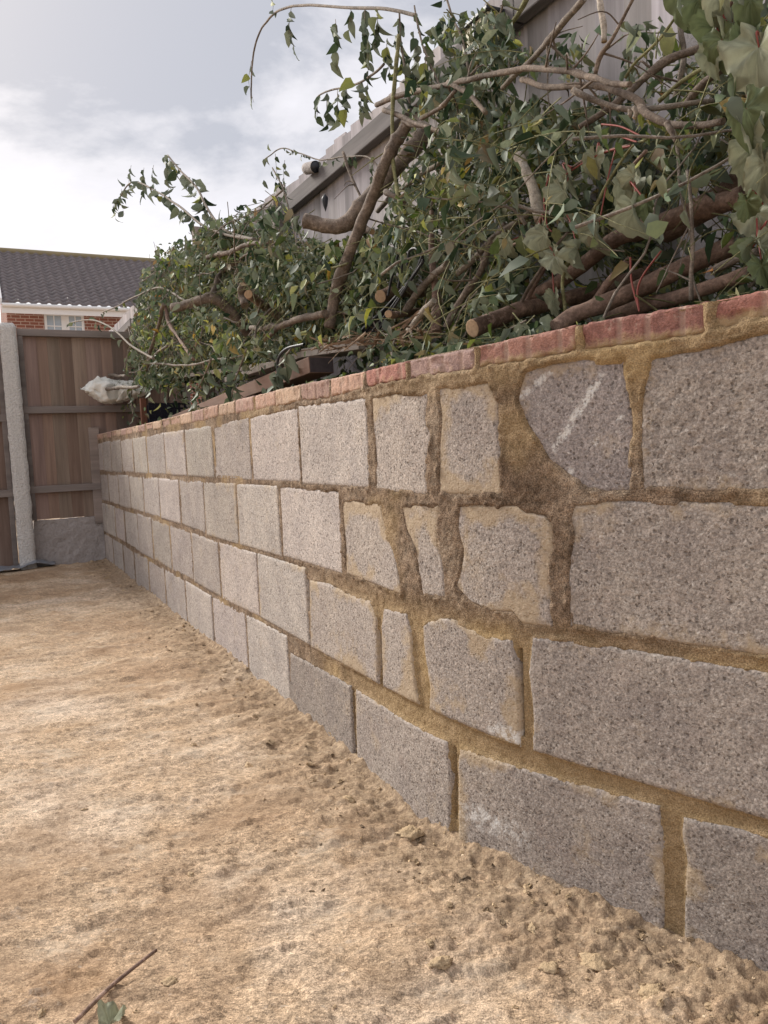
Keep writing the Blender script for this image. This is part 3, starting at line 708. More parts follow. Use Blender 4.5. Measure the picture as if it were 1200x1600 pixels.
# ================================================================== BACK FENCE (square to the wall)
def bf(t, z, off=0.0): return O0 + Nv * t + Dv * off + np.array([0, 0, z])
def vec(N_=0, D_=0, Z_=0): return Nv * N_ + Dv * D_ + np.array([0, 0, Z_])
def rough_post(name, t0, t1, z1, label):
    """pebbled concrete post with rounded top, slightly leaning"""
    e_ = empty(name, tuple(bf((t0 + t1) / 2, 0, .03)))
    n = 60; zz = np.linspace(-.05, z1, n); ring = []
    prof = [(-.5, -.5), (-.2, -.5), (-.2, -.5), (.2, -.5), (.5, -.5), (.5, -.15), (.28, -.1), (.28, .1), (.5, .15), (.5, .5), (.2, .5), (-.2, .5), (-.5, .5), (-.5, .15), (-.28, .1), (-.28, -.1), (-.5, -.15)]
    w = t1 - t0; V = []
    for k, z in enumerate(zz):
        sh = 1 - .25 * sstep(z1 - .03, z1, z)
        for a, b in prof:
            p = bf((t0 + t1) / 2 + a * w * sh + .012 * (z / z1 - .5) * -1, z, .03 + b * .1 * sh); V.append(p)
    V = np.array(V); nn = fbm(V[:, 0] * 60, V[:, 1] * 60, V[:, 2] * 60, 2, 77); c0 = bf((t0 + t1) / 2, 0, .03)
    dirv = V - c0; dirv[:, 2] = 0; dirv /= np.linalg.norm(dirv, axis=1)[:, None] + 1e-9; V = V + dirv * nn[:, None] * .008
    m = len(prof); F = []
    for k in range(n - 1):
        for j in range(m): F.append((k * m + j, k * m + (j + 1) % m, (k + 1) * m + (j + 1) % m, (k + 1) * m + j))
    F.append(tuple((n - 1) * m + j for j in range(m)))
    o = mesh_np('post_shaft', V, F, MAT['pebble']); under(o, e_)
    tag(e_, label, 'fence post'); return e_
rough_post('concrete_post', -.605, -.495, 1.775, 'pale pebbled concrete fence post at the left edge of the yard')

def panel_back(t0, t1, z0, z1, label, seed, rails=(.055, .585, 1.155, 1.705)):
    rr = random.Random(seed); e_ = empty('wooden_fence', tuple(bf((t0 + t1) / 2, z0)))
    t = t0 + .03
    while t < t1 - .02:
        w = min(rr.uniform(.07, .11), t1 - .01 - t); o = MB()
        a = rr.uniform(-.003, .003); p = bf(t, z0 + rr.uniform(-.004, .004), -.012 + a)
        V = [p, p + vec(w + .012, -.010), p + vec(w + .012, -.017), p + vec(0, -.018)]
        o.quadbox(V + [q + np.array([0, 0, z1 - z0]) for q in V])
        b = o.build('board', MAT['fence_brown'], e_); k = rr.uniform(.72, 1.2); b.color = (k * rr.uniform(.95, 1.08), k, k * rr.uniform(.92, 1.05), 1); t += w
    for z in rails:
        z_ = z0 + z - .055 if z < .1 else z
        if z < z0: continue
        o = MB(); o.obox(bf(t0, z - .02, -.006), vec(t1 - t0), vec(0, .035), vec(0, 0, .05)); o.build('rail', MAT['rail'], e_, bevel=.003).color = (1, 1, 1, 1)
    for tt in (t0, t1 - .035):
        o = MB(); o.obox(bf(tt, z0, -.004), vec(.035), vec(0, .03), vec(0, 0, z1 - z0)); o.build('side_batten', MAT['rail'], e_, bevel=.003).color = (.8, .8, .8, 1)
    tag(e_, label, 'fence'); return e_
panel_back(-.495, .72, .355, 1.715, 'brown boarded fence panel with four grey rails behind the wall end', 5, rails=(.575, 1.155, 1.712))
panel_back(-2.4, -.605, .015, 1.66, 'brown boarded fence panel at the far left edge beyond the concrete post', 6, rails=(.56, 1.10, 1.655))
# rough concrete gravel board under the panel
def lumpy_box(name, o_, a, b, c, mat, n=(40, 4, 14), amp=.006, par=None, sc=40, seed=0):
    """subdivided box with a rough surface"""
    o_ = np.array(o_, float); V = []; F = []
    def face(p, e1, e2, n1, n2):
        base = len(V)
        for i in range(n1 + 1):
            for j in range(n2 + 1): V.append(p + e1 * i / n1 + e2 * j / n2)
        for i in range(n1):
            for j in range(n2): F.append((base + i * (n2 + 1) + j, base + (i + 1) * (n2 + 1) + j, base + (i + 1) * (n2 + 1) + j + 1, base + i * (n2 + 1) + j + 1))
    face(o_, a, c, n[0], n[2]); face(o_ + b, c, a, n[2], n[0]); face(o_ + c, a, b, n[0], n[1]); face(o_, b, a, n[1], n[0]); face(o_ + a, b, c, n[1], n[2]); face(o_, c, b, n[2], n[1])
    V_ = np.array(V); cen = o_ + (a + b + c) / 2
    nn = np.stack([fbm(V_[:, 0] * sc + k * 9, V_[:, 1] * sc, V_[:, 2] * sc, 3, seed + k) for k in range(3)], 1)
    o = mesh_np(name, V_ + nn * amp, F, mat)
    if par is not None: under(o, par)
    return o
gb = lumpy_box('gravel_board', bf(-.49, -.04, 0.0), vec(.70), vec(0, -.05), vec(0, 0, .392), MAT['gravel_board'], (60, 4, 30), .012, None, 22, 3)
tag(gb, 'rough grey concrete gravel board under the brown fence panel', 'gravel board')
# slumped grey plastic sheet at the foot of the post
def cloth(name, P00, P10, P01, n1, n2, amp, sc, seed, mat, th=.004):
    P00, P10, P01 = map(np.array, (P00, P10, P01)); u = np.linspace(0, 1, n1)[:, None, None]; v = np.linspace(0, 1, n2)[None, :, None]
    P = P00 + (P10 - P00) * u + (P01 - P00) * v
    z = fbm(P[..., 0] * sc, P[..., 1] * sc, oct=3, seed=seed); P[..., 2] += amp * (z + .3)
    P[..., 0] += .4 * amp * fbm(P[..., 1] * sc, P[..., 2] * sc + u[..., 0] * 5, oct=2, seed=seed + 3)
    V = P.reshape(-1, 3); i = np.arange(n1 - 1)[:, None] * n2; j = np.arange(n2 - 1)[None]
    F = np.stack([i + j, i + n2 + j, i + n2 + j + 1, i + j + 1], -1).reshape(-1, 4)
    o = mesh_np(name, V, F, mat); m = o.modifiers.new('thickness', 'SOLIDIFY'); m.thickness = th; return o
g1 = back_pt(-10, 893, .22); g2 = back_pt(72, 878, .03)
t_ = cloth('plastic_sheet', bf(-.85, .03, .25), bf(-.36, .035, .09), bf(-.85, .045, .08), 50, 26, .035, 9, 4, MAT['tarp'])
tag(t_, 'crumpled grey plastic sheet lying at the foot of the concrete post', 'plastic sheet')

# ================================================================== SIDE FENCE (along the wall, behind the pile)
TF = .75
def panel_side(s0, s1, z0, z1, label, seed, rails, slope=0.0, T=TF):
    rr = random.Random(seed); e_ = empty('wooden_fence', tuple(fr((s0 + s1) / 2, T, z0)))
    s = s0
    while s < s1 - .01:
        w = min(rr.uniform(.085, .105), s1 - s); o = MB(); zt = z1 + rr.uniform(-.012, .012) + slope * (s - s0)
        p = fr(s, T + rr.uniform(0, .002), z0); V = [p, p + vec(.010, w + .012), p + vec(.018, w + .012), p + vec(.016)]
        V = V[::-1]
        o.quadbox(V + [q + np.array([0, 0, zt - z0]) for q in V])
        b = o.build('board', MAT['fence_grey'], e_); k = rr.uniform(.7, 1.15); b.color = (k, k * .985, k * rr.uniform(.95, 1.03), 1); s += w
    for z in rails:
        o = MB(); o.obox(fr(s0 - .01, T - .045, z), vec(0, s1 - s0 + .02), vec(.04), vec(0, 0, .078)); o.build('rail', MAT['rail_dark'], e_, bevel=.004).color = (1, 1, 1, 1)
    tag(e_, label, 'fence'); return e_
FP = panel_side(2.28, 4.32, .55, 2.165, 'weathered grey feather-edge fence panel with dark rail behind the forked branch', 11, (2.00, 1.35, .8))
panel_side(4.325, 4.86, .55, 2.17, 'weathered grey fence panel behind the tangle beside the white roughcast wall', 12, (2.00, 1.35, .8))
FP2 = panel_side(.42, 2.22, .55, 2.20, 'grey fence panel mostly hidden behind the far leafy end of the pile', 13, (2.04, 1.35))
panel_side(-2.3, -.25, .2, 2.36, 'grey fence panel beyond the brown fence, under the house eaves', 14, (2.15, 1.3))
panel_side(-4.5, -2.4, .2, 2.40, 'farthest grey fence panel, beside the house window', 15, (2.18, 1.3))
def wood_post(s, z1, par, T=TF - .03, w=.09):
    e_ = MB(); p = fr(s, T - w / 2, -.05); e_.obox(p, vec(0, w), vec(w), vec(0, 0, z1 + .05)); o = e_.build('post', MAT['fence_grey'], par, bevel=.006)
    o.color = (.62, .56, .5, 1)
wood_post(2.2, 2.11, FP)
wood_post(.55, 2.40, FP2)
# white roughcast house wall at the right
wr = lumpy_box('roughcast_wall', fr(4.70, TF + .17, -.05), vec(0, 3.2), vec(.2), vec(0, 0, 3.3), MAT['render'], (90, 4, 90), .006, None, 30, 8)
tag(wr, 'white roughcast house wall glimpsed behind the large leaves at upper right', 'wall', kind='thing')

# soil bed behind the wall
def build_soil():
    s = np.linspace(WEND, 6.3, 160); t = np.linspace(.0, 1, 14); Sg, Tg = np.meshgrid(s, t)
    A = wall_pt(Sg, 0.0, -.093); B = O0 + Dv * (Sg[..., None] + .17) + Nv * (TF + .02)
    P = A * (1 - Tg[..., None]) + B * Tg[..., None]; P[..., 2] = .80 + .03 * fbm(P[..., 0] * 7, P[..., 1] * 7, oct=3, seed=4)
    n = len(s); i = np.arange(len(t) - 1)[:, None] * n; j = np.arange(n - 1)[None]
    F = np.stack([i + j, i + n + j, i + n + j + 1, i + j + 1], -1).reshape(-1, 4)
    tag(mesh_np('soil_bed', P.reshape(-1, 3), F, MAT['soil']), kind='structure')
build_soil()

# ================================================================== HOUSE beyond the back fence
def house():
    k = 1.3
    E0 = ray(3, 473); E0 = E0 * (16 * k / E0[1]); ez = E0[2] + CAMH; E0[2] = ez
    e_ = empty('brick_house', (float(E0[0]), float(E0[1]), 0)); L = 9.0; back = -Dv
    up = np.array([0, 0, 1.0]); rise, run = 2.15, 3.48
    # pantiled roof: stepped rows of waves
    nrow = 17; per = .255; cols = int(L / per); nw = 8; V = []; F = []
    for r in range(nrow):
        a0, a1 = r / nrow, (r + 1.12) / nrow
        st = len(V); n = cols * nw + 1
        for w_, a in ((0, a0), (1, a1), (2, a0)):
            for c in range(n):
                x = c / nw * per; ph = (c / nw + .0) % 1
                wv = .5 - .5 * math.cos(2 * math.pi * ph); wv = wv ** 1.2
                off = .062 * wv + (.035 if w_ == 0 else 0.0) - (.02 if w_ == 2 else 0)
                p = E0 + Nv * x + (back * run + up * rise) * a; nrm_ = (up * run + Dv * rise) / math.hypot(run, rise)
                V.append(p + nrm_ * off)
        for c in range(n - 1):
            F.append((st + c, st + c + 1, st + n + c + 1, st + n + c)); F.append((st + 2 * n + c, st + 2 * n + c + 1, st + c + 1, st + c))
    roof = mesh_np('roof', V, F, MAT['tile'], None, True); under(roof, e_); roof['kind'] = 'stuff'
    rp = E0 + back * run + up * (rise + .02)
    V, F = tube(np.array([rp + Nv * x for x in np.linspace(-.05, L, 30)]), .11, 10); rg = mesh_np('ridge', V, F, MAT['ridge']); rg.parent = roof
    o = MB(); o.obox(E0 + back * .02 + up * -.03 + Nv * -.06, Nv * .07, back * run * .98 + up * rise, up * .16); b = o.build('verge', MAT['fascia']); b.parent = roof
    o = MB(); o.obox(E0 - up * .26 - Dv * -.02 + Nv * -.02, Nv * (L), back * .05, up * .2); b = o.build('fascia', MAT['fascia']); b.parent = roof
    V, F = tube(np.array([E0 - up * .06 + Dv * .06 + Nv * x for x in np.linspace(0, L, 20)]), .055, 8); b = mesh_np('gutter', V, F, MAT['fascia']); b.parent = roof
    # walls with window opening
    def hp(px, py, o=.3):
        q = E0 + back * o; d = ray(px, py); kk = (q[:2] @ Dv[:2]) / (d[:2] @ Dv[:2]); P = d * kk; P[2] += CAMH; return (P - E0) @ Nv, P[2]
    x0, z1 = hp(68, 488); x1, _ = hp(131, 492); z0 = z1 - 1.15; zt = ez - .2
    wl = MB(); q = E0 + back * .3; q[2] = 0
    def seg(a, b, za, zb): wl.obox(q + Nv * a + up * za, Nv * (b - a), back * .25, up * (zb - za))
    seg(.1, x0, 0, zt); seg(x1, L, 0, zt); seg(x0, x1, 0, z0); seg(x0, x1, z1, zt)
    wl.obox(q + Nv * .1 + back * .25, Nv * .25, back * 6, up * zt)
    wl.build('wall', MAT['hbrick'], e_)
    gx = MB(); pts = [q + Nv * .1 + up * zt, q + Nv * .1 + up * zt + back * 6.3, q + Nv * .1 + back * 3.2 + up * (zt + 2.0)]
    n = len(gx.v); gx.v += [tuple(p) for p in pts] + [tuple(p + Nv * .2) for p in pts]; gx.f += [(0, 2, 1), (3, 4, 5), (0, 1, 4, 3), (1, 2, 5, 4), (2, 0, 3, 5)]; gx.build('gable', MAT['hbrick'], e_)
    win = MB(); fw = .07
    def bar(a, b, za, zb, d=.02): win.obox(q + Nv * a + up * za + back * d, Nv * (b - a), back * .07, up * (zb - za))
    bar(x0, x1, z0, z0 + fw); bar(x0, x1, z1 - fw, z1); bar(x0, x0 + fw, z0 + fw, z1 - fw); bar(x1 - fw, x1, z0 + fw, z1 - fw); xm = x0 + (x1 - x0) * .52; bar(xm - .1, xm + .1, z0 + fw, z1 - fw)
    fr_ = win.build('window', MAT['fascia'], e_)
    gb_ = MB()
    for a, b in ((x0 + fw, xm - .1), (xm + .1, x1 - fw)):
        c = (a + b) / 2; gb_.obox(q + Nv * (c - .014) + up * (z0 + fw) + back * .035, Nv * .028, back * .03, up * (z1 - z0 - 2 * fw))
        for f_ in (.33, .68): gb_.obox(q + Nv * a + up * (z0 + (z1 - z0) * f_) + back * .038, Nv * (b - a), back * .024, up * .028)
    g_ = gb_.build('glazing_bar', MAT['fascia']); g_.parent = fr_; 
    for a, b in ((x0 + fw, xm - .1), (xm + .1, x1 - fw)):
        pm = MB(); pm.obox(q + Nv * a + up * (z0 + fw) + back * .06, Nv * (b - a), back * .01, up * (z1 - z0 - 2 * fw)); p_ = pm.build('pane', MAT['pane']); p_.parent = fr_
    sl = MB(); sl.obox(q + Nv * (x0 - .05) + up * (z0 - .05) + Dv * .06, Nv * (x1 - x0 + .1), back * .16, up * .05); s_ = sl.build('sill', MAT['fascia']); s_.parent = fr_
    tag(e_, 'red brick house with dark pantiled roof and white window beyond the fence', 'house')
def make_hbrick():
    m, t, b = mat_new('house_brick'); q = NB(t)
    mp_ = q.n('ShaderNodeMapping', vector_type='TEXTURE'); mp_.inputs['Rotation'].default_value = (0, 0, -1.10026 + math.pi / 2); q.l(q.tc.outputs['Object'], mp_.inputs[0])
    sx = q.n('ShaderNodeSeparateXYZ'); q.l(mp_.outputs[0], sx.inputs[0]); cx = q.n('ShaderNodeCombineXYZ'); q.l(sx.outputs[0], cx.inputs[0]); q.l(sx.outputs[2], cx.inputs[1])
    br = q.n('ShaderNodeTexBrick'); q.l(cx.outputs[0], br.inputs['Vector'])
    br.inputs['Color1'].default_value = (.25, .10, .07, 1); br.inputs['Color2'].default_value = (.185, .075, .055, 1); br.inputs['Mortar'].default_value = (.42, .33, .28, 1)
    br.inputs['Scale'].default_value = 1; br.inputs['Mortar Size'].default_value = .009; br.inputs['Brick Width'].default_value = .225; br.inputs['Row Height'].default_value = .085
    q.l(br.outputs['Color'], b.inputs['Base Color']); q.bump(br.outputs['Fac'], -.5, .005, b); return m
MAT['hbrick'] = make_hbrick()
MAT['tile'] = simple_mat('dark_roof_tile', (.185, .165, .168), .8, .4, 5, .4, .01)
MAT['ridge'] = simple_mat('mossy_ridge_tile', (.24, .20, .12), .9, .3, 6, .4, .01)
MAT['pane'] = simple_mat('window_glass', (.34, .40, .46), .08, .25, 1.2, 0, .001, .6)
house()

# ================================================================== LEAVES AND PRUNINGS
GREENS = np.array([(.028, .048, .024), (.050, .078, .038), (.080, .115, .058), (.12, .155, .085), (.20, .225, .15)])
def leaf_cols(n, rng):
    c = GREENS[rng.integers(0, len(GREENS), n)] * rng.uniform(.8, 1.2, (n, 1))
    k = rng.random(n)
    y = k < .035; c[y] = np.array([.21, .23, .06]) * rng.uniform(.8, 1.2, (y.sum(), 1))
    b = k > .965; c[b] = np.array([.15, .105, .055]) * rng.uniform(.8, 1.3, (b.sum(), 1))
    return c
def norm(v): return v / (np.linalg.norm(v, axis=-1, keepdims=True) + 1e-9)
LF = np.array([(0, 1, 2), (0, 2, 3), (1, 4, 5), (1, 5, 2), (2, 5, 6), (2, 6, 3), (4, 7, 5), (5, 7, 6)])
def leaves_geo(P, d, nrm_, L, W, fold, curl):
    """vectorised ovate leaves, folded along the midrib and curled by wilting"""
    d = norm(d); nrm_ = norm(nrm_ - d * np.sum(d * nrm_, -1, keepdims=True)); w = np.cross(d, nrm_); n = len(P)
    st = [(0, 0, 0), (.30, -.5, 1), (.30, 0, 0), (.30, .5, 1), (.66, -.40, 1), (.66, 0, 0), (.66, .40, 1), (1.0, 0, 0)]
    V = np.zeros((n, 8, 3))
    for k, (x, y, f) in enumerate(st):
        h = f * fold * abs(y) * W - curl * x * x * L
        V[:, k] = P + d * (x * L)[:, None] + w * (y * W * (1 - .3 * np.abs(fold)))[:, None] + nrm_ * h[:, None]
    F = (np.arange(n)[:, None, None] * 8 + LF[None]).reshape(-1, 3)
    return V.reshape(-1, 3), F

# front limit of the pile and its outline along the wall
wp = np.stack([WX, WY, 0 * WX], 1) - O0; woff_s, woff_t = wp @ Dv, wp @ Nv
def wall_off(s): return np.interp(s, woff_s, woff_t)
OUT = [(180, 640), (198, 560), (210, 490), (222, 430), (250, 385), (300, 366), (350, 350), (385, 318), (410, 290), (432, 280), (450, 325), (470, 358), (500, 385), (560, 385), (598, 360), (618, 290), (636, 190), (680, 135), (740, 120), (800, 160), (900, 172), (1000, 185), (1040, 190), (1080, 130), (1120, 60), (1199, 20)]
oz = []
for (x, y) in OUT:
    P = side_pt(x, y, .42); q = sT(P); oz.append((q[0], P[2]))
oz.append((6.5, oz[-1][1])); oz = np.array(oz)
ZHI = lambda s: np.where(s > 3.7, 2.05 - .15 * sstep(4.4, 5.4, s), 0)
def ztop(s): return np.maximum(np.interp(s, oz[:, 0], oz[:, 1]), ZHI(np.asarray(s, float)))
S_MIN = oz[0, 0]

BOT = [(150, 560), (190, 606), (240, 604), (300, 596), (380, 574), (450, 556), (520, 545), (600, 560), (700, 900), (1200, 900)]
def outline_ok(P, rng):
    x, y, dp = to_px(P)
    top = np.interp(x, [a for a, _ in OUT], [b for _, b in OUT]) + 16 * fbm(x * .05, y * .05, oct=2, seed=3) - 4
    bot = np.interp(x, [a for a, _ in BOT], [b for _, b in BOT]) + 14 * fbm(x * .06, y * .02, oct=2, seed=8)
    hi_ = np.interp(x, [560, 610, 640, 700, 780, 820, 1000, 1040, 1100, 1200], [430, 330, 90, 20, 20, 60, 40, 20, -20, -30])
    patch = sstep(-.25, .15, fbm(x * .022, y * .022, oct=2, seed=13)) * .85
    return ((y > top) | ((y > hi_) & (x > 600) & (rng.random(len(P)) < patch))) & ((y < bot) | (rng.random(len(P)) < .12))
def visible_ok(P, rng, L):
    """the heap was thrown together so that the thick wood lies outermost: thin the leaves in front of it"""
    x, y, dp = to_px(P); ok = outline_ok(P, rng)
    C = np.array(CLEAR)[::2]; r = rng.random(len(P)); prob = np.where(C[:, 3] > 4.5, .95, .55)
    for c in np.array_split(np.arange(len(P)), max(1, len(P) // 3000)):
        d2 = (x[c][:, None] - C[:, 0]) ** 2 + (y[c][:, None] - C[:, 1]) ** 2
        lim = C[:, 3] + 2 + (L[c] * FPX / dp[c] * .40)[:, None]
        hit = (((d2 < lim ** 2) & (dp[c][:, None] < C[:, 2] + .02)) * prob).max(1); ok[c] &= ~(r[c] < hit)
    return ok
TINT = np.array([(1, 1, 1), (.8, .9, .95), (1.35, 1.25, .8), (1.5, 1.45, 1.35), (1.9, 1.75, .7), (2.0, 1.35, .8)])
def build_tangle():
    rng = np.random.default_rng(11); LP, LD, LN, LL, LW, LFo, LC_, LCO = [], [], [], [], [], [], [], []
    TV, TF_, tb, TW = [], [], 0, []
    n_sp = 6600; made = 0
    while made < n_sp:
        # more sprigs where the pile is nearer the camera
        s = S_MIN + (5.75 - S_MIN) * rng.random() ** .8
        zt = ztop(s); zb = .84; tf = max(wall_off(s), 0) + .115 + .06 * sstep(3.6, 4.6, s)
        z = zb + (zt - zb) * rng.random() ** .9
        tf2 = tf + .22 * max(0, z - 1.0)
        T = tf2 + (.70 - tf2) * rng.random() ** 1.35
        if T > .72: continue
        if float(vnoise(np.array([s * 5.5]), np.array([z * 6.5]), np.array([T * 3]), 19)[0]) < (-.30 if s > 3.4 else .02): continue
        made += 1
        p = fr(s, T, z)
        az = rng.uniform(0, 2 * np.pi); dr = np.array([np.cos(az), np.sin(az), rng.uniform(-.7, .55)]); dr = norm(dr)
        Ls = rng.uniform(.12, .38); n = max(4, int(Ls / .024)); droop = rng.uniform(.2, 1.1)
        t = np.linspace(0, 1, n)[:, None]; P = p + dr * Ls * t + np.array([0, 0, -1]) * droop * Ls * .5 * t ** 2
        # keep inside the planter strip and off the fence
        q = P - O0; ss, tt = q @ Dv, q @ Nv
        lo = np.maximum(wall_off(ss), 0) + .085; hi = TF - .05
        fix = np.clip(tt, lo, hi) - tt; P = P + fix[:, None] * Nv
        low = np.where(tt + fix < lo + .1, .975, .85); P[:, 2] = np.maximum(P[:, 2], low)
        P[:, 2] = np.where(P[:, 2] > ztop(ss) + .05, ztop(ss) + .05 + (P[:, 2] - ztop(ss) - .05) * .2, P[:, 2])
        TW.append(P)
        k = n - 1; side = np.where(np.arange(k) % 2, 1, -1)[:, None]; tang = np.gradient(P, axis=0)[1:]; tang = norm(tang)
        perp = norm(np.cross(tang, rng.normal(size=3)))
        d = tang * .35 + perp * side * .7 + np.array([0, 0, -1]) * rng.uniform(.3, 1.2, (k, 1)) + rng.normal(size=(k, 3)) * .3
        nn = rng.normal(size=(k, 3)) * .7 + np.array([0, 0, .6]) - Nv * .35
        LP.append(P[1:]); LD.append(d); LN.append(nn)
        sz = rng.uniform(.65, 1.45) * (.033 if s < 3 else .0315)
        L = sz * rng.uniform(.65, 1.25, k); LL.append(L); LW.append(L * rng.uniform(.42, .72, k)); LFo.append(rng.uniform(-.5, 1.5, k)); LC_.append(rng.uniform(-.4, .95, k))
        LCO.append(leaf_cols(k, rng) * rng.uniform(.75, 1.3) * TINT[rng.choice(6, p=[.36, .2, .16, .12, .1, .06])] * (1.25 if s < 3.3 else 1.05))
    P, d, n_, L, W, fo, cu, co = map(np.concatenate, (LP, LD, LN, LL, LW, LFo, LC_, LCO))
    keep = visible_ok(P + norm(d) * (L * .5)[:, None], rng, L)
    P, d, n_, L, W, fo, cu, co = (a[keep] for a in (P, d, n_, L, W, fo, cu, co))
    V, F = leaves_geo(P, d, n_, L, W, fo, cu)
    o = mesh_np('cut_foliage', V, F, MAT['leaf'], attrs={'col': np.repeat(co, 8, 0)}); tag(o, 'mass of small wilted green leaves filling the heap of prunings', 'foliage', kind='stuff')
    ok = visible_ok(np.vstack(TW), rng, np.full(sum(map(len, TW)), .006)); k0 = 0
    for P in TW:
        n = len(P); good = ok[k0:k0 + n].mean(); k0 += n
        if good < .75: continue
        V, F = tube(P, np.linspace(.0018, .0008, n), 3); TV.append(V); TF_.append(F + tb); tb += len(V)
    o = mesh_np('twig_tangle', np.vstack(TV), np.vstack(TF_), MAT['bark_green']); tag(o, 'thin leafy twigs running all through the heap of prunings', 'twigs', kind='stuff')
    # bare sticks lying every way through the heap
    TV, TF_, tb = [], [], 0
    for _ in range(680):
        s = S_MIN + .1 + (5.5 - S_MIN) * rng.random() ** 1.15; zt = ztop(s); T0 = max(wall_off(s), 0) + .14 + .25 * rng.random(); z = .9 + (zt - .92) * rng.random()
        p = fr(s, T0, z); dr = norm(Dv * rng.uniform(-1, 1) + Nv * rng.uniform(-.3, .5) + np.array([0, 0, rng.uniform(-.7, .8)])); Ls = rng.uniform(.2, .6)
        m = 6; t = np.linspace(0, 1, m)[:, None]; P = p + dr * Ls * (t - .5) + rng.normal(size=(m, 3)) * .008
        q = P - O0; ss, tt = q @ Dv, q @ Nv; lo = np.maximum(wall_off(ss), 0) + .11; P = P + (np.clip(tt, lo, TF - .06) - tt)[:, None] * Nv; P[:, 2] = np.clip(P[:, 2], .965, ztop(ss) + .04)
        if np.mean(visible_ok(P, rng, np.full(m, .004))) < .8: continue
        V, F = tube(catmull(P, 12), np.linspace(rng.uniform(.002, .0048), .0013, 12), 5); TV.append(V); TF_.append(F + tb); tb += len(V)
    o = mesh_np('bare_sticks', np.vstack(TV), np.vstack(TF_), MAT['bark_grey'], attrs=None); tag(o, 'thin bare grey sticks crossing through the heap of prunings', 'sticks', kind='stuff')

# ---- single branches, traced where they lie in the heap
def px_rad(P, rpx): return rpx * (np.asarray(P) @ np.array([0, cp, -sp]) + sp * CAMH) / FPX
def trace(pts, T):
    Ts = np.broadcast_to(np.asarray(T, float), (len(pts),)) if np.ndim(T) == 0 else np.interp(np.linspace(0, 1, len(pts)), np.linspace(0, 1, len(T)), T)
    out = []
    for (x, y), t in zip(pts, Ts):
        out.append(side_pt(x, y, t))
    return np.array(out)
def limb(P, r0, r1, mat, name, par, seed, cut0=False, cut1=False, sides=12, rough=.13, wob=.004):
    n = max(10, int(np.sum(np.linalg.norm(np.diff(P, axis=0), axis=1)) / .012)); n = min(n, 90)
    C = catmull(P, n); rr = np.random.default_rng(seed)
    C = C + np.stack([wob * fbm(np.linspace(0, n * .12, n) + seed + 31 * k, np.zeros(n), oct=2, seed=seed) for k in range(3)], 1) * (np.minimum(np.arange(n), 4) / 4)[:, None]
    rad = np.linspace(r0, r1, n) * (1 + .07 * fbm(np.linspace(0, n * .3, n), np.zeros(n) + seed, oct=2, seed=seed))
    if r0 > .004 and rough > .03:       # knots, old side-shoot scars and small kinks
        for q in range(max(1, n // 16)):
            c_ = rr.uniform(.08, .95) * n; w_ = rr.uniform(.7, 1.6); rad = rad * (1 + rr.uniform(.10, .30) * np.exp(-((np.arange(n) - c_) / w_) ** 2))
            kk = rr.normal(size=3) * .0013 * (1 if rough > .1 else .5); C = C + np.tanh((np.arange(n) - c_) / 4)[:, None] * kk * np.clip(np.arange(n) / 8, 0, 1)[:, None]
    V, F = tube(C, rad, sides, rough * (1.7 if r0 > .004 else 1), seed); F = [tuple(f) for f in F]
    F.append(tuple(range(sides))[::-1]); F.append(tuple((n - 1) * sides + k for k in range(sides)))
    o = mesh_np(name, V, F, mat); o.data.polygons.foreach_set('use_smooth', [len(p.vertices) == 4 for p in o.data.polygons])
    under(o, par)
    if r0 > .0016:
        X_, Y_, D_ = to_px(C); CLEAR.extend(zip(X_, Y_, D_, rad * FPX / D_))
    for flag, i, sg in ((cut0, 0, -1), (cut1, n - 1, 1)):
        if not flag: continue
        ring = V[i * sides:(i + 1) * sides]; c = ring.mean(0); ax = norm(C[i] - C[i - sg])
        r2 = c + (ring - c) * .9 + ax * .0012; cc = c + ax * .0016
        vv = np.vstack([ring + ax * .0004, r2, [cc]]); ff = []
        for k in range(sides):
            k2 = (k + 1) % sides; ff.append((k, k2, sides + k2, sides + k)); ff.append((sides + k, sides + k2, 2 * sides))
        if sg < 0: ff = [f[::-1] for f in ff]
        c_ = mesh_np('cut_end', vv, ff, MAT['cut'], None, False); under(c_, par)
    return C, rad
bseed = [100]
CLEAR = []      # points along the branches that show: (x, y, depth, radius) as seen from the yard
def to_px(P):
    P = np.atleast_2d(P) - np.array([0, 0, CAMH]); d = P @ np.array([0, cp, -sp]); u = P @ np.array([0, sp, cp]); x = P[:, 0]
    return 600 + FPX * (x * cr - u * sr) / d, 800 - FPX * (x * sr + u * cr) / d, d
def branch(label, pts, T, r0, r1, mat='bark', cut=(0, 0), arms=(), name='cut_branch', cat='branch', group='branches in the heap of prunings', twigs=0, rough=.13):
    bseed[0] += 1; P = trace(pts, T); e_ = empty(name, tuple(P[0]))
    a, b = px_rad(P[0], r0), px_rad(P[-1], r1)
    C, rad = limb(P, a, b, MAT[mat], 'stem', e_, bseed[0], cut[0], cut[1], rough=rough)
    for k, (apts, aT, ar0, ar1, acut) in enumerate(arms):
        Q = trace(apts, aT); limb(Q, px_rad(Q[0], ar0), px_rad(Q[-1], ar1), MAT[mat], 'side_branch', e_, bseed[0] * 7 + k, False, acut, rough=rough)
    rr = np.random.default_rng(bseed[0])
    for k in range(twigs):
        i = rr.integers(3, len(C) - 3); d = norm(rr.normal(size=3) + np.array([0, 0, .3]) - Nv * .3); L = rr.uniform(.05, .16)
        Q = np.array([C[i], C[i] + d * L * .5 + rr.normal(size=3) * .006, C[i] + d * L + np.array([0, 0, rr.uniform(-.03, .02)])])
        limb(Q, min(rad[i] * .5, .003), .0008, MAT[mat], 'twig', e_, bseed[0] * 31 + k, sides=5, rough=0)
    tag(e_, label, cat, group); return e_
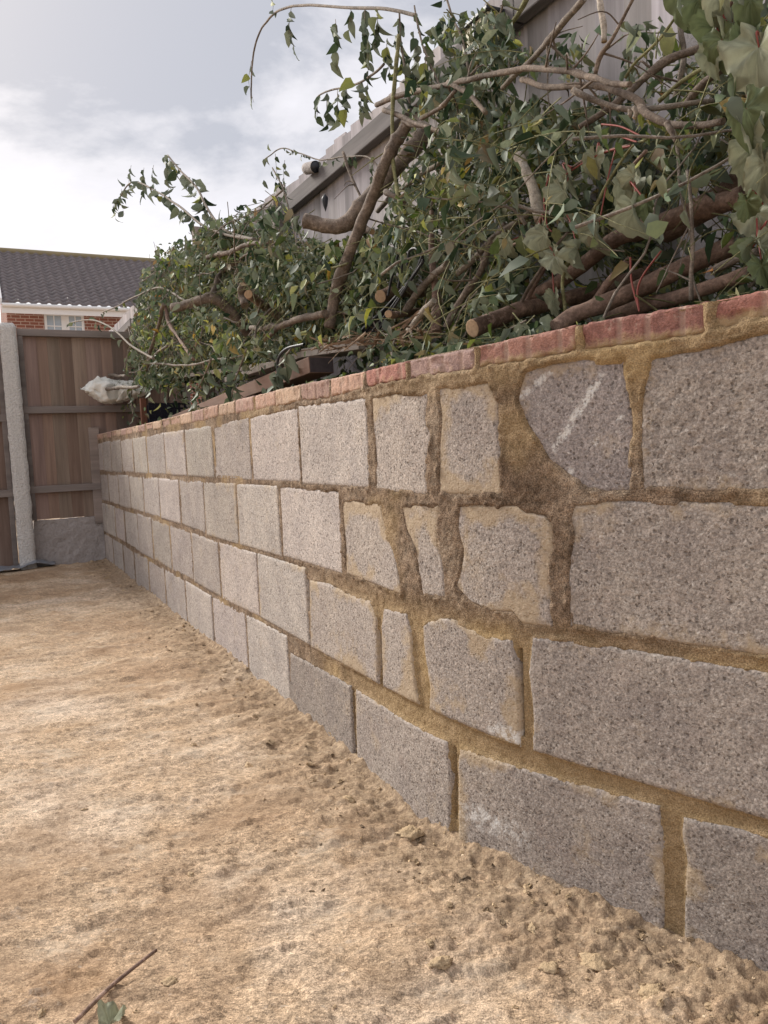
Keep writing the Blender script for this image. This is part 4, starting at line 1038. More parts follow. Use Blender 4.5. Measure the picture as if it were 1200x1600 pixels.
branch('thick forked branch stub pointing left in front of the grey fence', [(476, 345), (505, 350), (540, 350), (562, 326), (600, 285), (640, 238), (668, 205)], [.20, .34, .60], 11, 12, cut=(1, 0), arms=[([(538, 349), (560, 354), (581, 362)], [.36, .33], 10, 5, 1)])
branch('long dark brown branch leaning upright across the forked stub', [(514, 512), (528, 455), (553, 385), (580, 320), (604, 262), (618, 225), (634, 196)], [.22, .3, .36], 8.5, 9, cut=(0, 1), arms=[([(603, 300), (617, 306), (632, 317)], .34, 5, 3, 0)], twigs=3)
branch('straight pale green stem standing upright beside the leaning branch', [(640, 440), (626, 330), (613, 245), (614, 150), (622, 52)], [.3, .33, .36], 2.6, 3.4, 'bark_green', twigs=2)
branch('pinkish brown branch running level across the top of the heap', [(588, 164), (640, 143), (700, 131), (760, 116), (830, 105), (900, 112), (945, 122), (982, 134)], [.36, .33, .3], 4, 4.6, twigs=9)
branch('curved dark branch just below the level pinkish branch', [(815, 124), (850, 134), (900, 137), (950, 142), (990, 155), (1012, 176)], .34, 4.5, 5.5, 'bark', (1, 0), twigs=2)
branch('cut pale branch with a stubby knot pointing left under the level branch', [(895, 141), (935, 158), (980, 170), (1030, 170), (1080, 162), (1116, 158)], [.26, .40], 4.8, 4, 'bark_grey', (1, 0), arms=[([(985, 170), (982, 180), (978, 190)], .29, 4, 4, 1), ([(990, 168), (992, 176), (990, 184)], .285, 4, 3.5, 1)])
branch('diagonal knobbly branch rising to the upper right leaves', [(906, 199), (945, 172), (982, 142), (1018, 112), (1050, 92), (1100, 76)], [.33, .4, .46], 5, 6.5, cut=(1, 0), twigs=5)
branch('dark branch descending rightwards from the stubby knot', [(1000, 168), (1022, 185), (1045, 195), (1090, 197), (1130, 192)], .32, 6.5, 5, arms=[([(1042, 192), (1050, 208), (1058, 225)], .3, 5, 3, 0)])
branch('slim grey branch slanting up to the top edge in front of the fence', [(785, 138), (830, 92), (872, 48), (915, -4)], [.38, .36, .34], 4, 5.5, 'bark_grey', twigs=6)
branch('second slim branch slanting up left of the grey one', [(738, 104), (772, 66), (800, 34), (826, -8)], .45, 3.2, 3.6, 'bark_green', twigs=4)
branch('pale peeled stick hanging down from the top edge', [(936, -6), (942, 30), (943, 68)], .4, 5, 4.5, 'bark_pale', (0, 1))
branch('thin brown stick forking upward from the level branch', [(930, 116), (938, 88), (958, 62), (985, 12), (996, -8)], .32, 3.4, 2.4, twigs=3)
branch('yellow-green shoot rising between the leaves at upper right', [(977, 122), (992, 100), (1010, 82), (1032, 58), (1054, 28)], .34, 2.6, 2.2, 'bark_green')
branch('thick dark branch behind the upper right leaves', [(1070, 165), (1090, 140), (1116, 114), (1140, 92)], .42, 6, 6)
branch('green-brown branch sloping under the large leaves', [(1030, 158), (1062, 128), (1090, 110), (1110, 100)], .38, 3.4, 3, 'bark_green')
branch('upright grey stick among the upper right leaves', [(1052, 160), (1068, 90), (1064, 50), (1060, -5)], .48, 4, 4, 'bark_grey')
# logs on the wall top
branch('smooth brown log with a pale sawn end lying on the wall', [(738, 513), (775, 499), (815, 484), (845, 478), (890, 468), (945, 450), (1010, 425)], [.16, .36, .60], 14, 11, 'bark_red', (1, 0), arms=[([(818, 484), (838, 440), (862, 405), (890, 360)], [.31, .36], 5, 3, 0)], name='cut_log', cat='log', group='logs lying on the wall', rough=.06)
branch('thickest red-brown log slanting up right above the red bricks', [(868, 512), (900, 492), (945, 474), (1000, 453), (1067, 420), (1110, 401), (1157, 381)], [.24, .50], 13, 15, 'bark_red', (0, 0), name='cut_log', cat='log', group='logs lying on the wall', rough=.06, arms=[([(925, 477), (950, 443), (986, 402)], [.32, .38], 6, 5, 0)])
branch('lowest dark log just above the nearest bricks', [(955, 492), (1000, 480), (1040, 469), (1085, 453), (1130, 440), (1175, 428)], .40, 13, 10, 'bark_red', name='cut_log', cat='log', group='logs lying on the wall', rough=.06)
branch('upper red-brown log passing behind the folded pale leaf', [(826, 466), (880, 434), (935, 393), (975, 367), (1040, 346), (1100, 328), (1165, 305)], [.36, .46], 10, 17, 'bark_red', name='cut_log', cat='log', group='logs lying on the wall', rough=.06)
branch('fat dark log deep in the shade under the upper right leaves', [(1040, 360), (1110, 320), (1160, 290), (1199, 262)], .56, 20, 24, 'bark_red', name='cut_log', cat='log', group='logs lying on the wall', rough=.06)
bs = branch('grey stick with an orange splintered end above the nearest bricks', [(1118, 421), (1134, 414), (1160, 404), (1186, 394)], .33, 6.5, 6, 'bark_grey')
def splinter(par, px, py, T, seed):
    rng = np.random.default_rng(seed); c = side_pt(px, py, T); ax = norm(side_pt(px - 20, py + 9, T) - c)
    V, F = [], []
    for k in range(9):
        b = c + rng.normal(size=3) * .003; L = rng.uniform(.008, .026); tip = b + ax * L + rng.normal(size=3) * .004
        sd_ = norm(np.cross(ax, rng.normal(size=3))) * .0028; s2 = norm(np.cross(ax, sd_)) * .002; n = len(V); V += [b - sd_, b + sd_, b + s2, tip]; F += [(n, n + 1, n + 3), (n + 1, n + 2, n + 3), (n + 2, n, n + 3)]
    under(mesh_np('splintered_end', V, F, MAT['splinter'], None, False), par)
splinter(bs, 1120, 420, .33, 3)
branch('upright knotty grey stick standing in front of the logs', [(1080, 470), (1079, 435), (1082, 395), (1081, 350), (1077, 300), (1072, 268)], .285, 3.4, 2.8, 'bark_grey', twigs=3)
branch('thin reddish shoot curving up from the sawn log', [(884, 492), (881, 430), (902, 384), (930, 320), (950, 282), (985, 230), (1012, 216)], [.29, .31], 3, 2, 'bark_green')
branch('slim brown shoot crossing left of the reddish one', [(812, 478), (832, 440), (855, 405), (885, 365)], .29, 3, 2.2)
# middle of the heap
branch('upright reddish stump stick in the middle of the heap', [(682, 520), (679, 470), (675, 425), (671, 375), (673, 330)], [.26, .32], 8, 3.5, 'bark_red')
branch('grey stick slanting up right behind the upright stump', [(634, 486), (648, 462), (672, 435), (700, 415)], .27, 6, 5.5, 'bark_grey')
branch('flaking pale stick at the foot of the upright stump', [(638, 517), (655, 494), (680, 470)], .235, 5, 5, 'bark_pale', arms=[([(640, 512), (648, 535), (654, 548)], .225, 2, 1.5, 0)])
branch('brown branch sloping up right toward the dark leaves', [(697, 512), (712, 482), (730, 455), (750, 425), (766, 385), (790, 350)], [.25, .34], 5.5, 5, twigs=3)
branch('pale cut stick sloping above the sloping brown branch', [(715, 427), (742, 402), (770, 372), (810, 345), (850, 318)], [.29, .36], 5, 5, 'bark_grey', (1, 0))
branch('short cut stick with an orange end beside the black cables', [(607, 491), (630, 489), (656, 486)], [.16, .36], 5.5, 5, 'bark_red', (1, 0))
branch('fat pink-brown stub end behind the black cables', [(594, 463), (625, 456), (664, 452)], [.24, .5], 9, 8, 'bark_red', (1, 0))
branch('dead split branch stub standing in the dark middle leaves', [(845, 345), (832, 300), (816, 262), (808, 245)], .33, 10, 7, 'bark_pale')
branch('grey twig arching over the dark middle leaves', [(700, 128), (722, 142), (742, 160), (760, 175)], .3, 4, 3)
branch('slanting brown twig left of the dark leaves', [(658, 185), (690, 170), (715, 140)], .3, 3.6, 3.2)
branch('brown stick pointing down left from the level branch', [(630, 190), (668, 200), (700, 212)], .36, 5, 3.6, arms=[([(600, 172), (640, 190), (690, 207)], .35, 4, 3, 0)])
branch('grey branch lying behind the leaning brown branch', [(590, 330), (618, 305), (650, 278), (690, 250)], .44, 4, 3.5, 'bark_grey')
branch('dark twig hanging across the grey fence rail', [(536, 238), (545, 262), (556, 290), (566, 312)], .46, 2.4, 2, twigs=2)
# left end of the heap
branch('crooked branch with a cut end near the left of the heap', [(271, 481), (300, 473), (330, 466), (352, 478), (372, 500), (387, 520)], [.12, .42], 7, 8, 'bark', (1, 0), arms=[([(330, 466), (338, 440), (350, 423), (377, 407)], [.24, .4], 5, 3, 0)], twigs=2)
branch('short upright stub with a cut top near the left of the heap', [(383, 478), (378, 462), (380, 445)], .21, 7, 5, 'bark', (0, 1))
branch('cut stub beside the short upright one, end facing the yard', [(388, 460), (412, 478), (440, 498)], [.12, .4], 7, 6, 'bark_red', (1, 0))
branch('level brown branch at the foot of the leaning branch', [(392, 512), (430, 511), (465, 500), (508, 490)], .2, 4, 6, 'bark', arms=[([(440, 506), (425, 522), (420, 530)], .2, 4, 3, 1)])
branch('pink-brown twig hanging down left of the heap', [(258, 478), (264, 505), (280, 530), (302, 562)], .14, 3, 2.4, 'bark_red')
branch('dark upright twig at the left end of the heap', [(256, 475), (250, 500), (236, 545), (228, 580)], .13, 3, 2.6)
branch('long thin bent twig sagging over the wall timber', [(232, 568), (290, 572), (330, 562), (352, 560), (400, 548)], .13, 1.6, 1.3, 'bark_grey')
branch('dark branch running through the left leaves', [(325, 402), (360, 392), (390, 380), (425, 376)], .26, 3.6, 3)
branch('greenish twig slanting through the centre left leaves', [(440, 490), (470, 455), (505, 425), (545, 415)], .24, 2, 1.6, 'bark_green')
branch('short pale stick poking left above the white sack', [(153, 585), (172, 586), (196, 588)], .12, 2.4, 2, 'bark_grey', (1, 0))
branch('broken stick end resting on the white sack', [(156, 610), (185, 606), (215, 604)], .06, 2.8, 2.4, 'bark_grey', (1, 0))

# ---- leafy shoots that stand out against the sky: every leaf its own piece
def leaf_mesh(seed):
    rng = np.random.default_rng(seed); one = np.ones(1)
    n = 6; x = np.linspace(0, 1, n + 1); wv = np.sin(np.pi * x ** .8) ** .85 * .5; fold = rng.uniform(.2, 1.0); curl = rng.uniform(.1, .7); tw = rng.uniform(-.6, .6)
    V, F = [], []
    for k in range(n + 1):
        zc = -curl * x[k] ** 2; w = wv[k] * rng.uniform(.55, .75)
        for sg in (-1, 0, 1):
            y = sg * w * .9; z = zc + abs(sg) * w * fold + sg * tw * x[k] * .15 + (.03 * math.sin(x[k] * 17 + sg) if sg else 0); V.append((x[k], y, z))
    for k in range(n):
        a = k * 3; F += [(a, a + 3, a + 4, a + 1), (a + 1, a + 4, a + 5, a + 2)]
    me = bpy.data.meshes.new('leaf'); me.from_pydata(V, [], F); me.update(); me.polygons.foreach_set('use_smooth', [True] * len(F)); me.materials.append(MAT['leaf'])
    c = leaf_cols(1, rng)[0] if seed % 9 else np.array([.2, .22, .06]); a = me.attributes.new('col', 'FLOAT_COLOR', 'POINT'); a.data.foreach_set('color', np.tile([*c, 1], len(V)).astype(np.float32)); return me
LEAVES = [leaf_mesh(k + 1) for k in range(16)]
def place_leaf(P, d, up_, size, par, rng, meshes=LEAVES, nm='leaf'):
    d = norm(d); y = norm(np.cross(up_, d)); z = np.cross(d, y)
    o = bpy.data.objects.new(nm, meshes[rng.integers(len(meshes))]); COL.objects.link(o)
    M = Matrix(((d[0], y[0], z[0], P[0]), (d[1], y[1], z[1], P[1]), (d[2], y[2], z[2], P[2]), (0, 0, 0, 1))) @ Matrix.Scale(size, 4)
    o.parent = par; o.matrix_parent_inverse = Matrix.Translation(-Vector(par.location)); o.matrix_basis = M; return o
def shoot(label, pts, T, r0, r1, leaves, size, mat='bark_grey', hang=1.0, chains=(), spread=.5):
    """leaves: count along the stem; chains: (x, y0, y1, n) strings of hanging leaves"""
    bseed[0] += 1; rng = np.random.default_rng(bseed[0]); P = trace(pts, T); e_ = empty('leafy_shoot', tuple(P[0]))
    C, rad = limb(P, px_rad(P[0], r0), px_rad(P[-1], r1), MAT[mat], 'stem', e_, bseed[0], sides=6, rough=0, wob=.003)
    for k in range(leaves):
        i = int(len(C) * (.12 + .88 * (k + rng.random()) / leaves)); i = min(i, len(C) - 1)
        d = rng.normal(size=3) * spread + np.array([0, 0, -hang]); p = C[i]; st = p + norm(d + rng.normal(size=3) * .4) * rng.uniform(.005, .03)
        place_leaf(st, d, rng.normal(size=3) - Nv * .5, size * rng.uniform(.7, 1.25), e_, rng)
        if rng.random() < .4: place_leaf(p, rng.normal(size=3) * spread + np.array([0, 0, -hang]), rng.normal(size=3) - Nv * .5, size * rng.uniform(.5, 1.), e_, rng)
    T0 = T if np.ndim(T) == 0 else float(np.mean(T))
    for (x, y0, y1, n) in chains:
        Q = trace([(x, y0), (x + rng.uniform(-4, 4), (y0 + y1) / 2), (x + rng.uniform(-5, 5), y1)], T0); CC, _ = limb(Q, .0011, .0006, MAT[mat], 'twig', e_, bseed[0] + x, sides=4, rough=0, wob=.002)
        for k in range(n):
            i = int((len(CC) - 1) * (k + .6) / n); d = rng.normal(size=3) * .35 + np.array([0, 0, -1.]); place_leaf(CC[i], d, rng.normal(size=3) - Nv * .6, size * rng.uniform(.7, 1.15), e_, rng)
    tag(e_, label, 'shoot', 'leafy shoots sticking out of the heap'); return e_
shoot('arching bare-tipped shoot curving down left highest against the sky', [(650, 24), (600, 13), (520, 11), (468, 9), (437, 16), (420, 30), (402, 58), (394, 100), (393, 160)], .42, 3.2, 1.2, 0, .052, chains=[(393, 95, 160, 4), (455, 12, 76, 6), (424, -4, 22, 2), (524, 30, 100, 6), (548, 12, 50, 4), (570, 15, 90, 8), (590, 15, 70, 7)])
shoot('second arching shoot with hanging leaves above the fence corner', [(600, 100), (575, 122), (548, 134), (515, 142), (497, 150), (491, 160)], .4, 2.2, 1, 3, .05, chains=[(494, 155, 190, 3), (511, 145, 198, 6), (527, 140, 192, 5), (541, 135, 175, 4), (566, 128, 182, 6)])
shoot('upright leafy shoot with drooping leaves at the top centre', [(640, 165), (634, 120), (628, 70), (624, 20)], .4, 2.6, 1.6, 14, .045, chains=[(575, 62, 160, 9), (605, 60, 120, 7), (650, 60, 140, 9), (665, 90, 160, 8)])
shoot('thin shoot leaning right into the sky at the top', [(690, 140), (668, 90), (655, 50), (648, 8)], .42, 2, 1.4, 8, .034)
shoot('leafy shoot drooping from the top edge beside the cream lamp', [(790, -10), (782, 20), (770, 50), (768, 70)], .4, 2, 1.2, 10, .045)
shoot('thin reddish shoot with budded tip left of the cream lamp', [(732, 110), (722, 60), (706, 25), (696, -8)], .45, 2.2, 1.6, 8, .026)
shoot('leafy shoot crossing in front of the grey fence rail', [(625, 315), (580, 250), (540, 245), (500, 250), (470, 240), (440, 232), (412, 250)], .5, 1.6, .9, 16, .028, chains=[(585, 245, 300, 6), (430, 240, 300, 7), (445, 250, 300, 6)])
shoot('leafy sprays beside the fence post in the gap of the heap', [(470, 400), (455, 340), (440, 290), (425, 262)], .5, 2, 1, 18, .034)
shoot('drooping leafy spray highest at the left end of the heap', [(398, 374), (355, 362), (330, 335), (308, 295), (285, 270), (262, 242)], .3, 3, 1.2, 34, .068, hang=.8, chains=[(240, 258, 300, 5), (205, 258, 300, 5), (225, 262, 310, 6), (262, 250, 310, 7), (190, 295, 335, 4), (176, 315, 345, 3)])
shoot('lower leafy spray reaching left over the house roof', [(397, 374), (345, 365), (313, 350), (280, 322), (245, 300), (205, 285), (180, 322)], .28, 2.6, 1, 36, .066, hang=.8)
shoot('yellow-green leafy shoot reaching left below the house eaves', [(290, 470), (250, 450), (215, 462), (185, 478), (160, 488)], .2, 2, .9, 14, .05, hang=.3)
shoot('drooping twig with few leaves in front of the house window', [(240, 560), (205, 540), (170, 510), (140, 500), (108, 505)], .06, 2, .9, 12, .045, hang=.6)
shoot('leafy twig hanging past the white sack over the wall end', [(262, 540), (235, 560), (212, 590), (205, 615), (208, 648)], .1, 2, .9, 16, .045)
shoot('wilted leaf bunch hanging over the brick edge by the timber', [(455, 545), (442, 560), (434, 580), (432, 606)], .12, 1.6, .9, 10, .05)
shoot('wilted leaves hanging in front of the timber beam', [(385, 545), (375, 575), (366, 600), (362, 622)], .1, 1.6, .9, 16, .05)
shoot('leaf bunch hanging onto the bricks left of the beam', [(330, 560), (318, 590), (306, 615), (303, 632)], .08, 1.6, .9, 12, .05)

# ---- big wilted vine leaves
def palmate(seed, pale):
    rng = np.random.default_rng(seed); na, nr = 56, 6; V = [(0, 0, 0)]; col = []
    th = np.linspace(-math.pi, math.pi, na, endpoint=False)          # 0 = tip direction (+x)
    lob = np.array([0, .95, -.95, 1.95, -1.95]); amp = [1.0, .86, .86, .62, .62]
    r = np.zeros(na)
    for l_, a in zip(lob, amp): r = np.maximum(r, a * np.clip(np.cos((th - l_) * 1.02), 0, 1) ** .62)
    r = np.maximum(r, .30) * (1 + .055 * np.sin(th * 19 + seed) + .03 * rng.normal(size=na)); r *= np.where(np.abs(th) > 2.75, .55, 1)
    fold = rng.uniform(.55, 1.5); curl = rng.uniform(.3, 1.3); rip = rng.uniform(.06, .16); roll = rng.uniform(-.8, 1.0); ph = rng.uniform(0, 6)
    base = np.array([.32, .335, .235]) if pale else np.array([.15, .185, .095]); cols = [base * 1.15]
    vein = np.min(np.abs(((th[:, None] - lob[None]) + math.pi) % (2 * math.pi) - math.pi), 1)
    for k in range(1, nr + 1):
        f = k / nr
        for a in range(na):
            R = r[a] * f; x, y = R * math.cos(th[a]), R * math.sin(th[a])
            z = fold * abs(y) - curl * max(x, 0) ** 2 - .25 * curl * y * y + rip * f * math.sin(th[a] * 7 + ph) + .035 * f * math.sin(R * 22 + th[a] * 3) - .05 * math.exp(-(vein[a] / .12) ** 2) * f
            yy = y * (1 - .32 * fold); z += roll * yy * x * .6
            cx_ = float(vnoise(np.array([x * 3.3 + seed]), np.array([y * 3.3]), seed=seed)[0]); cy_ = float(vnoise(np.array([x * 3.3]), np.array([y * 3.3 + seed]), seed=seed + 9)[0]); z += .17 * f * cx_; yy += .09 * f * cy_; x += .06 * f * cx_
            V.append((x, yy, z)); cols.append(base * (1.0 + .35 * math.exp(-(vein[a] / .07) ** 2) + .12 * rng.normal()) * (1 - .12 * f))
    F = [(0, 1 + a, 1 + (a + 1) % na) for a in range(na)]
    for k in range(nr - 1):
        for a in range(na):
            b0 = 1 + k * na; F.append((b0 + a, b0 + na + a, b0 + na + (a + 1) % na, b0 + (a + 1) % na))
    me = bpy.data.meshes.new('vine_leaf'); me.from_pydata(V, [], F); me.update(); me.polygons.foreach_set('use_smooth', [True] * len(F)); me.materials.append(MAT['bigleaf'])
    c = np.ones((len(V), 4), np.float32); c[:, :3] = np.clip(np.array(cols), .01, .6); a = me.attributes.new('col', 'FLOAT_COLOR', 'POINT'); a.data.foreach_set('color', c.ravel()); return me
PAL_P = [palmate(k, True) for k in range(7)]; PAL_G = [palmate(k + 20, False) for k in range(5)]
def vine(label, stem, T, leaves_, seed):
    """leaves_: (x, y of the leaf's centre, half length in px, pale?, lean)"""
    rng = np.random.default_rng(seed); P = trace(stem, T); e_ = empty('vine_cutting', tuple(P[0])); C, _ = limb(P, px_rad(P[0], 3.2), px_rad(P[-1], 2.2), MAT['bark_red'], 'stem', e_, seed, sides=7)
    T0 = float(np.mean(T))
    for (x, y, h, pale, lean) in leaves_:
        c = side_pt(x, y, T0 - rng.uniform(.0, .05)); L = px_rad(c, h) * 1.25
        d = norm(np.array([0, 0, -1.0]) + Dv * lean + rng.normal(size=3) * .2); up_ = norm(-Nv * 1.0 + Dv * rng.uniform(.2, .9) + np.array([0, 0, .5]) + rng.normal(size=3) * .3)
        b = c - d * L * .45
        place_leaf(b, d, up_, L, e_, rng, PAL_P if pale else PAL_G)
        X_, Y_, D_ = to_px(c); CLEAR.append((X_[0], Y_[0], D_[0], h * .75))
        i = np.argmin(np.linalg.norm(C - b, axis=1)); j = min(len(C) - 1, max(0, i)); tgt = C[j]
        if np.linalg.norm(tgt - b) > .22: tgt = b + norm(tgt - b) * .22
        Q = np.array([b, (b + tgt) / 2 + np.array([0, 0, .02]) + rng.normal(size=3) * .01, tgt]); limb(Q, .0014, .0016, MAT['red_stem'], 'leaf_stalk', e_, seed + int(x), sides=5, rough=0, wob=.001)
    tag(e_, label, 'vine', 'vine cuttings with large leaves')
vine('vine cutting with the biggest pale leaves at the right edge', [(1199, 60), (1180, 75), (1165, 120), (1172, 180)], .30, [(1180, 105, 62, 1, -.1), (1178, 190, 46, 0, .5), (1176, 226, 34, 1, .2), (1166, 256, 40, 1, 0), (1192, 285, 48, 1, -.2)], 301)
vine('vine cutting with pale and green leaves hanging from the top right corner', [(1150, -10), (1140, 10), (1120, 30), (1100, 50)], .34, [(1128, 18, 44, 1, -.3), (1150, 52, 40, 1, .1), (1112, 66, 36, 0, 0), (1130, 84, 36, 0, .3), (1152, 92, 36, 0, -.2), (1090, 22, 34, 0, -.4), (1172, 20, 36, 0, .2), (1060, 10, 32, 0, -.3), (1115, 100, 30, 1, 0)], 302)
vine('vine cutting with crumpled pale leaves hanging over the logs', [(1010, 235), (985, 262), (978, 285), (990, 300)], .30, [(978, 312, 36, 1, .1), (998, 352, 42, 1, .2), (986, 290, 26, 1, -.4), (1010, 330, 22, 0, 0)], 303)
vine('vine cutting with a row of red leaf stalks and pale leaves in the middle', [(985, 228), (950, 236), (915, 250), (880, 272)], .32, [(884, 318, 34, 1, .1), (928, 262, 26, 1, -.6), (934, 375, 32, 1, 0), (890, 284, 26, 1, .5), (857, 300, 24, 0, 0)], 304)
vine('vine cutting with small pale leaves left of the sawn log', [(850, 330), (840, 350), (822, 372), (800, 382)], .31, [(850, 384, 30, 1, .2), (795, 392, 26, 1, -.2), (870, 412, 26, 1, .3), (902, 405, 26, 1, -.2), (868, 478, 22, 1, 0)], 305)
vine('vine cutting with green crinkled leaves beside the nearest brick', [(1199, 320), (1190, 345), (1180, 370)], .31, [(1184, 355, 40, 1, .2), (1196, 400, 34, 1, 0), (1172, 398, 22, 0, -.3), (1194, 430, 30, 0, .2), (1168, 330, 28, 0, -.2)], 306)
# loose red stalks
for k, (pts, lab) in enumerate([([(985, 402), (987, 440), (999, 486)], 'bare red leaf stalk dangling straight onto the bricks'), ([(1033, 392), (1005, 430), (996, 455), (998, 484)], 'curved red leaf stalk crossing to the dangling one'),
                                ([(985, 228), (950, 236), (912, 254), (880, 276)], 'long red leaf stalk, lower of the crossing ones'), ([(995, 222), (965, 213), (938, 214)], 'long red leaf stalk, upper of the crossing ones'),
                                ([(1000, 212), (970, 198), (940, 194)], 'red leaf stalk highest in the middle of the heap'), ([(858, 275), (850, 310), (855, 352), (862, 362)], 'thin red stalk hanging left of the pale leaf')]):
    P = trace(pts, .265 if k < 2 else .30); C = catmull(P, 24); V, F = tube(C, .0017, 6); o = mesh_np('leaf_stalk_loose', V, F, MAT['red_stem']); o.name = 'red_stalk'; tag(o, lab, 'stalk', 'red leaf stalks'); X_, Y_, D_ = to_px(C); CLEAR.extend(zip(X_, Y_, D_, np.full(24, 2.0)))

# ---- timber, sack, crate, cables
def beam(name, label, near_px, far_px, T, w, h, mat, endmat=None, cat='timber', tilt=0.0):
    """sawn timber lying along the wall: near_px / far_px = upper front edge"""
    A = side_pt(*near_px, T); B = side_pt(*far_px, T); e_ = empty(name, tuple(B)); ax = B - A; n = norm(Nv + np.array([0, 0, tilt])); upv = norm(np.cross(ax, n)); upv = upv if upv[2] > 0 else -upv
    o = MB(); o.obox(A - upv * h, ax, n * w, upv * h); b = o.build('plank_body', MAT[mat], e_, bevel=.002); b.color = (1, 1, 1, 1)
    if endmat:
        o = MB(); d = norm(ax); o.obox(A - upv * (h - .003) + n * .003 - d * .0012, n * (w - .006), upv * (h - .006), d * .001); o.build('end_grain', MAT[endmat], e_)
    tag(e_, label, cat)
    for t in np.linspace(0, .5, 40):
        X_, Y_, D_ = to_px(A + ax * t - upv * h / 2); CLEAR.append((X_[0], Y_[0], D_[0], h * .5 * FPX / D_[0]))
beam('timber_beam', 'red-brown sawn beam with dark end grain resting behind the bricks', (482, 557), (262, 652), .17, .085, .052, 'timber', 'endgrain')
beam('grey_plank', 'weathered grey plank lying on top of the sawn beam', (478, 546), (350, 590), .27, .16, .022, 'plank', None, 'plank', .1)
beam('pale_board', 'pale board under the leaves at the far end of the wall', (420, 566), (205, 596), .30, .14, .02, 'plank', None, 'board', .15)
beam('short_board', 'short grey plank end sticking out by the cables', (560, 530), (470, 545), .26, .12, .03, 'plank', None, 'plank')
def litter():
    rng = np.random.default_rng(5); V, F = [], []
    for k in range(110):
        x = rng.uniform(500, 660); y = 545 - (x - 520) * .12 + rng.uniform(-14, 8); p = side_pt(x, y - 6, rng.uniform(.13, .26)); p[2] = max(p[2], .955)
        d = norm(Dv * rng.normal() + Nv * rng.normal() * .5 + np.array([0, 0, rng.normal() * .35])); L = rng.uniform(.02, .09); w = norm(np.cross(d, rng.normal(size=3))) * rng.uniform(.001, .005); u_ = norm(np.cross(d, w)) * .0015; n = len(V)
        V += [p - w, p + w, p + d * L + w * .5, p + d * L - w * .5, p + u_, p + d * L + u_]; F += [(n, n + 1, n + 2, n + 3), (n, n + 3, n + 5, n + 4), (n + 1, n + 4, n + 5, n + 2)]
    tag(mesh_np('bark_litter', V, F, MAT['litter'], None, False), 'dry brown bark scraps lying behind the bricks', 'litter', kind='stuff')
MAT['litter'] = make_bark_mat('dry_bark_scraps', (.13, .075, .045), (.36, .25, .16), 50)
litter()
def cables():
    e_ = empty('cable_bundle', tuple(side_pt(580, 520, .25))); rng = np.random.default_rng(9)
    for k in range(12):
        f = k / 11; pts = [(556 + 34 * f, 522 - 4 * f), (590 + 22 * f, 492 - 6 * f), (628 + 14 * f, 452 - 14 * f), (648 + 12 * f, 425 - 14 * f), (660 + 2 * f, 398 + 10 * f)]
        P = trace(pts, .235 + .03 * rng.random()); V, F = tube(catmull(P, 26), .0032, 7); o = mesh_np('cable', V, F, MAT['black']); under(o, e_); X_, Y_, D_ = to_px(catmull(P, 26)); CLEAR.extend(zip(X_, Y_, D_, np.full(26, 3.0)))
    for pts in ([(606, 462), (614, 425), (622, 398)], [(622, 450), (628, 415), (626, 390)], [(636, 415), (640, 392), (652, 390), (656, 412)]):
        P = trace(pts, .25); V, F = tube(catmull(P, 20), .0036, 7); o = mesh_np('cable', V, F, MAT['black']); under(o, e_); X_, Y_, D_ = to_px(catmull(P, 20)); CLEAR.extend(zip(X_, Y_, D_, np.full(20, 3.0)))
    tag(e_, 'bundle of black cables drooping out of the heap', 'cables')
    P = trace([(475, 538), (448, 545), (435, 560), (434, 580), (438, 606)], .135); V, F = tube(catmull(P, 24), .0048, 8); o = mesh_np('black_hose', V, F, MAT['black']); tag(o, 'single black hose bent down over the timber beam', 'hose')
    X_, Y_, D_ = to_px(catmull(P, 24)); CLEAR.extend(zip(X_, Y_, D_, np.full(24, 3.0)))
cables()
def sack():
    n, m = 46, 36; A = back_pt(127, 606, .16); B = back_pt(222, 610, .16); ax = B - A; V = []
    for i in range(n):
        u = i / (n - 1); ht = .008 + .058 * sstep(0, .25, u); hb = .010 + .085 * sstep(0, .42, u) * (1 - .65 * sstep(.5, 1, u)); dp = .02 + .09 * sstep(0, .4, u)
        for j in range(m):
            a = 2 * math.pi * j / m; c_, s_ = math.cos(a), math.sin(a); c_ = math.copysign(abs(c_) ** .75, c_); s_ = math.copysign(abs(s_) ** .75, s_)
            V.append(A + ax * u + np.array([0, 0, (ht if s_ > 0 else hb) * s_]) + Dv * dp * c_)
    V = np.array(V); q = np.stack([np.abs(fbm(V[:, 0] * 11 + k * 5, V[:, 1] * 11, V[:, 2] * 11, 4, 60 + k, .6)) for k in range(3)], 1); V += .075 * (q - .25)
    F = [(i * m + j, i * m + (j + 1) % m, (i + 1) * m + (j + 1) % m, (i + 1) * m + j) for i in range(n - 1) for j in range(m)] + [tuple(range(m))[::-1], tuple((n - 1) * m + j for j in range(m))]
    o = mesh_np('plastic_sack', V, F, MAT['bag']); tag(o, 'dirty white plastic sack poking out at the far end of the heap', 'sack')
    for u in np.linspace(0, .8, 12):
        X_, Y_, D_ = to_px(A + ax * u); CLEAR.append((X_[0], Y_[0], D_[0], 16))
sack()
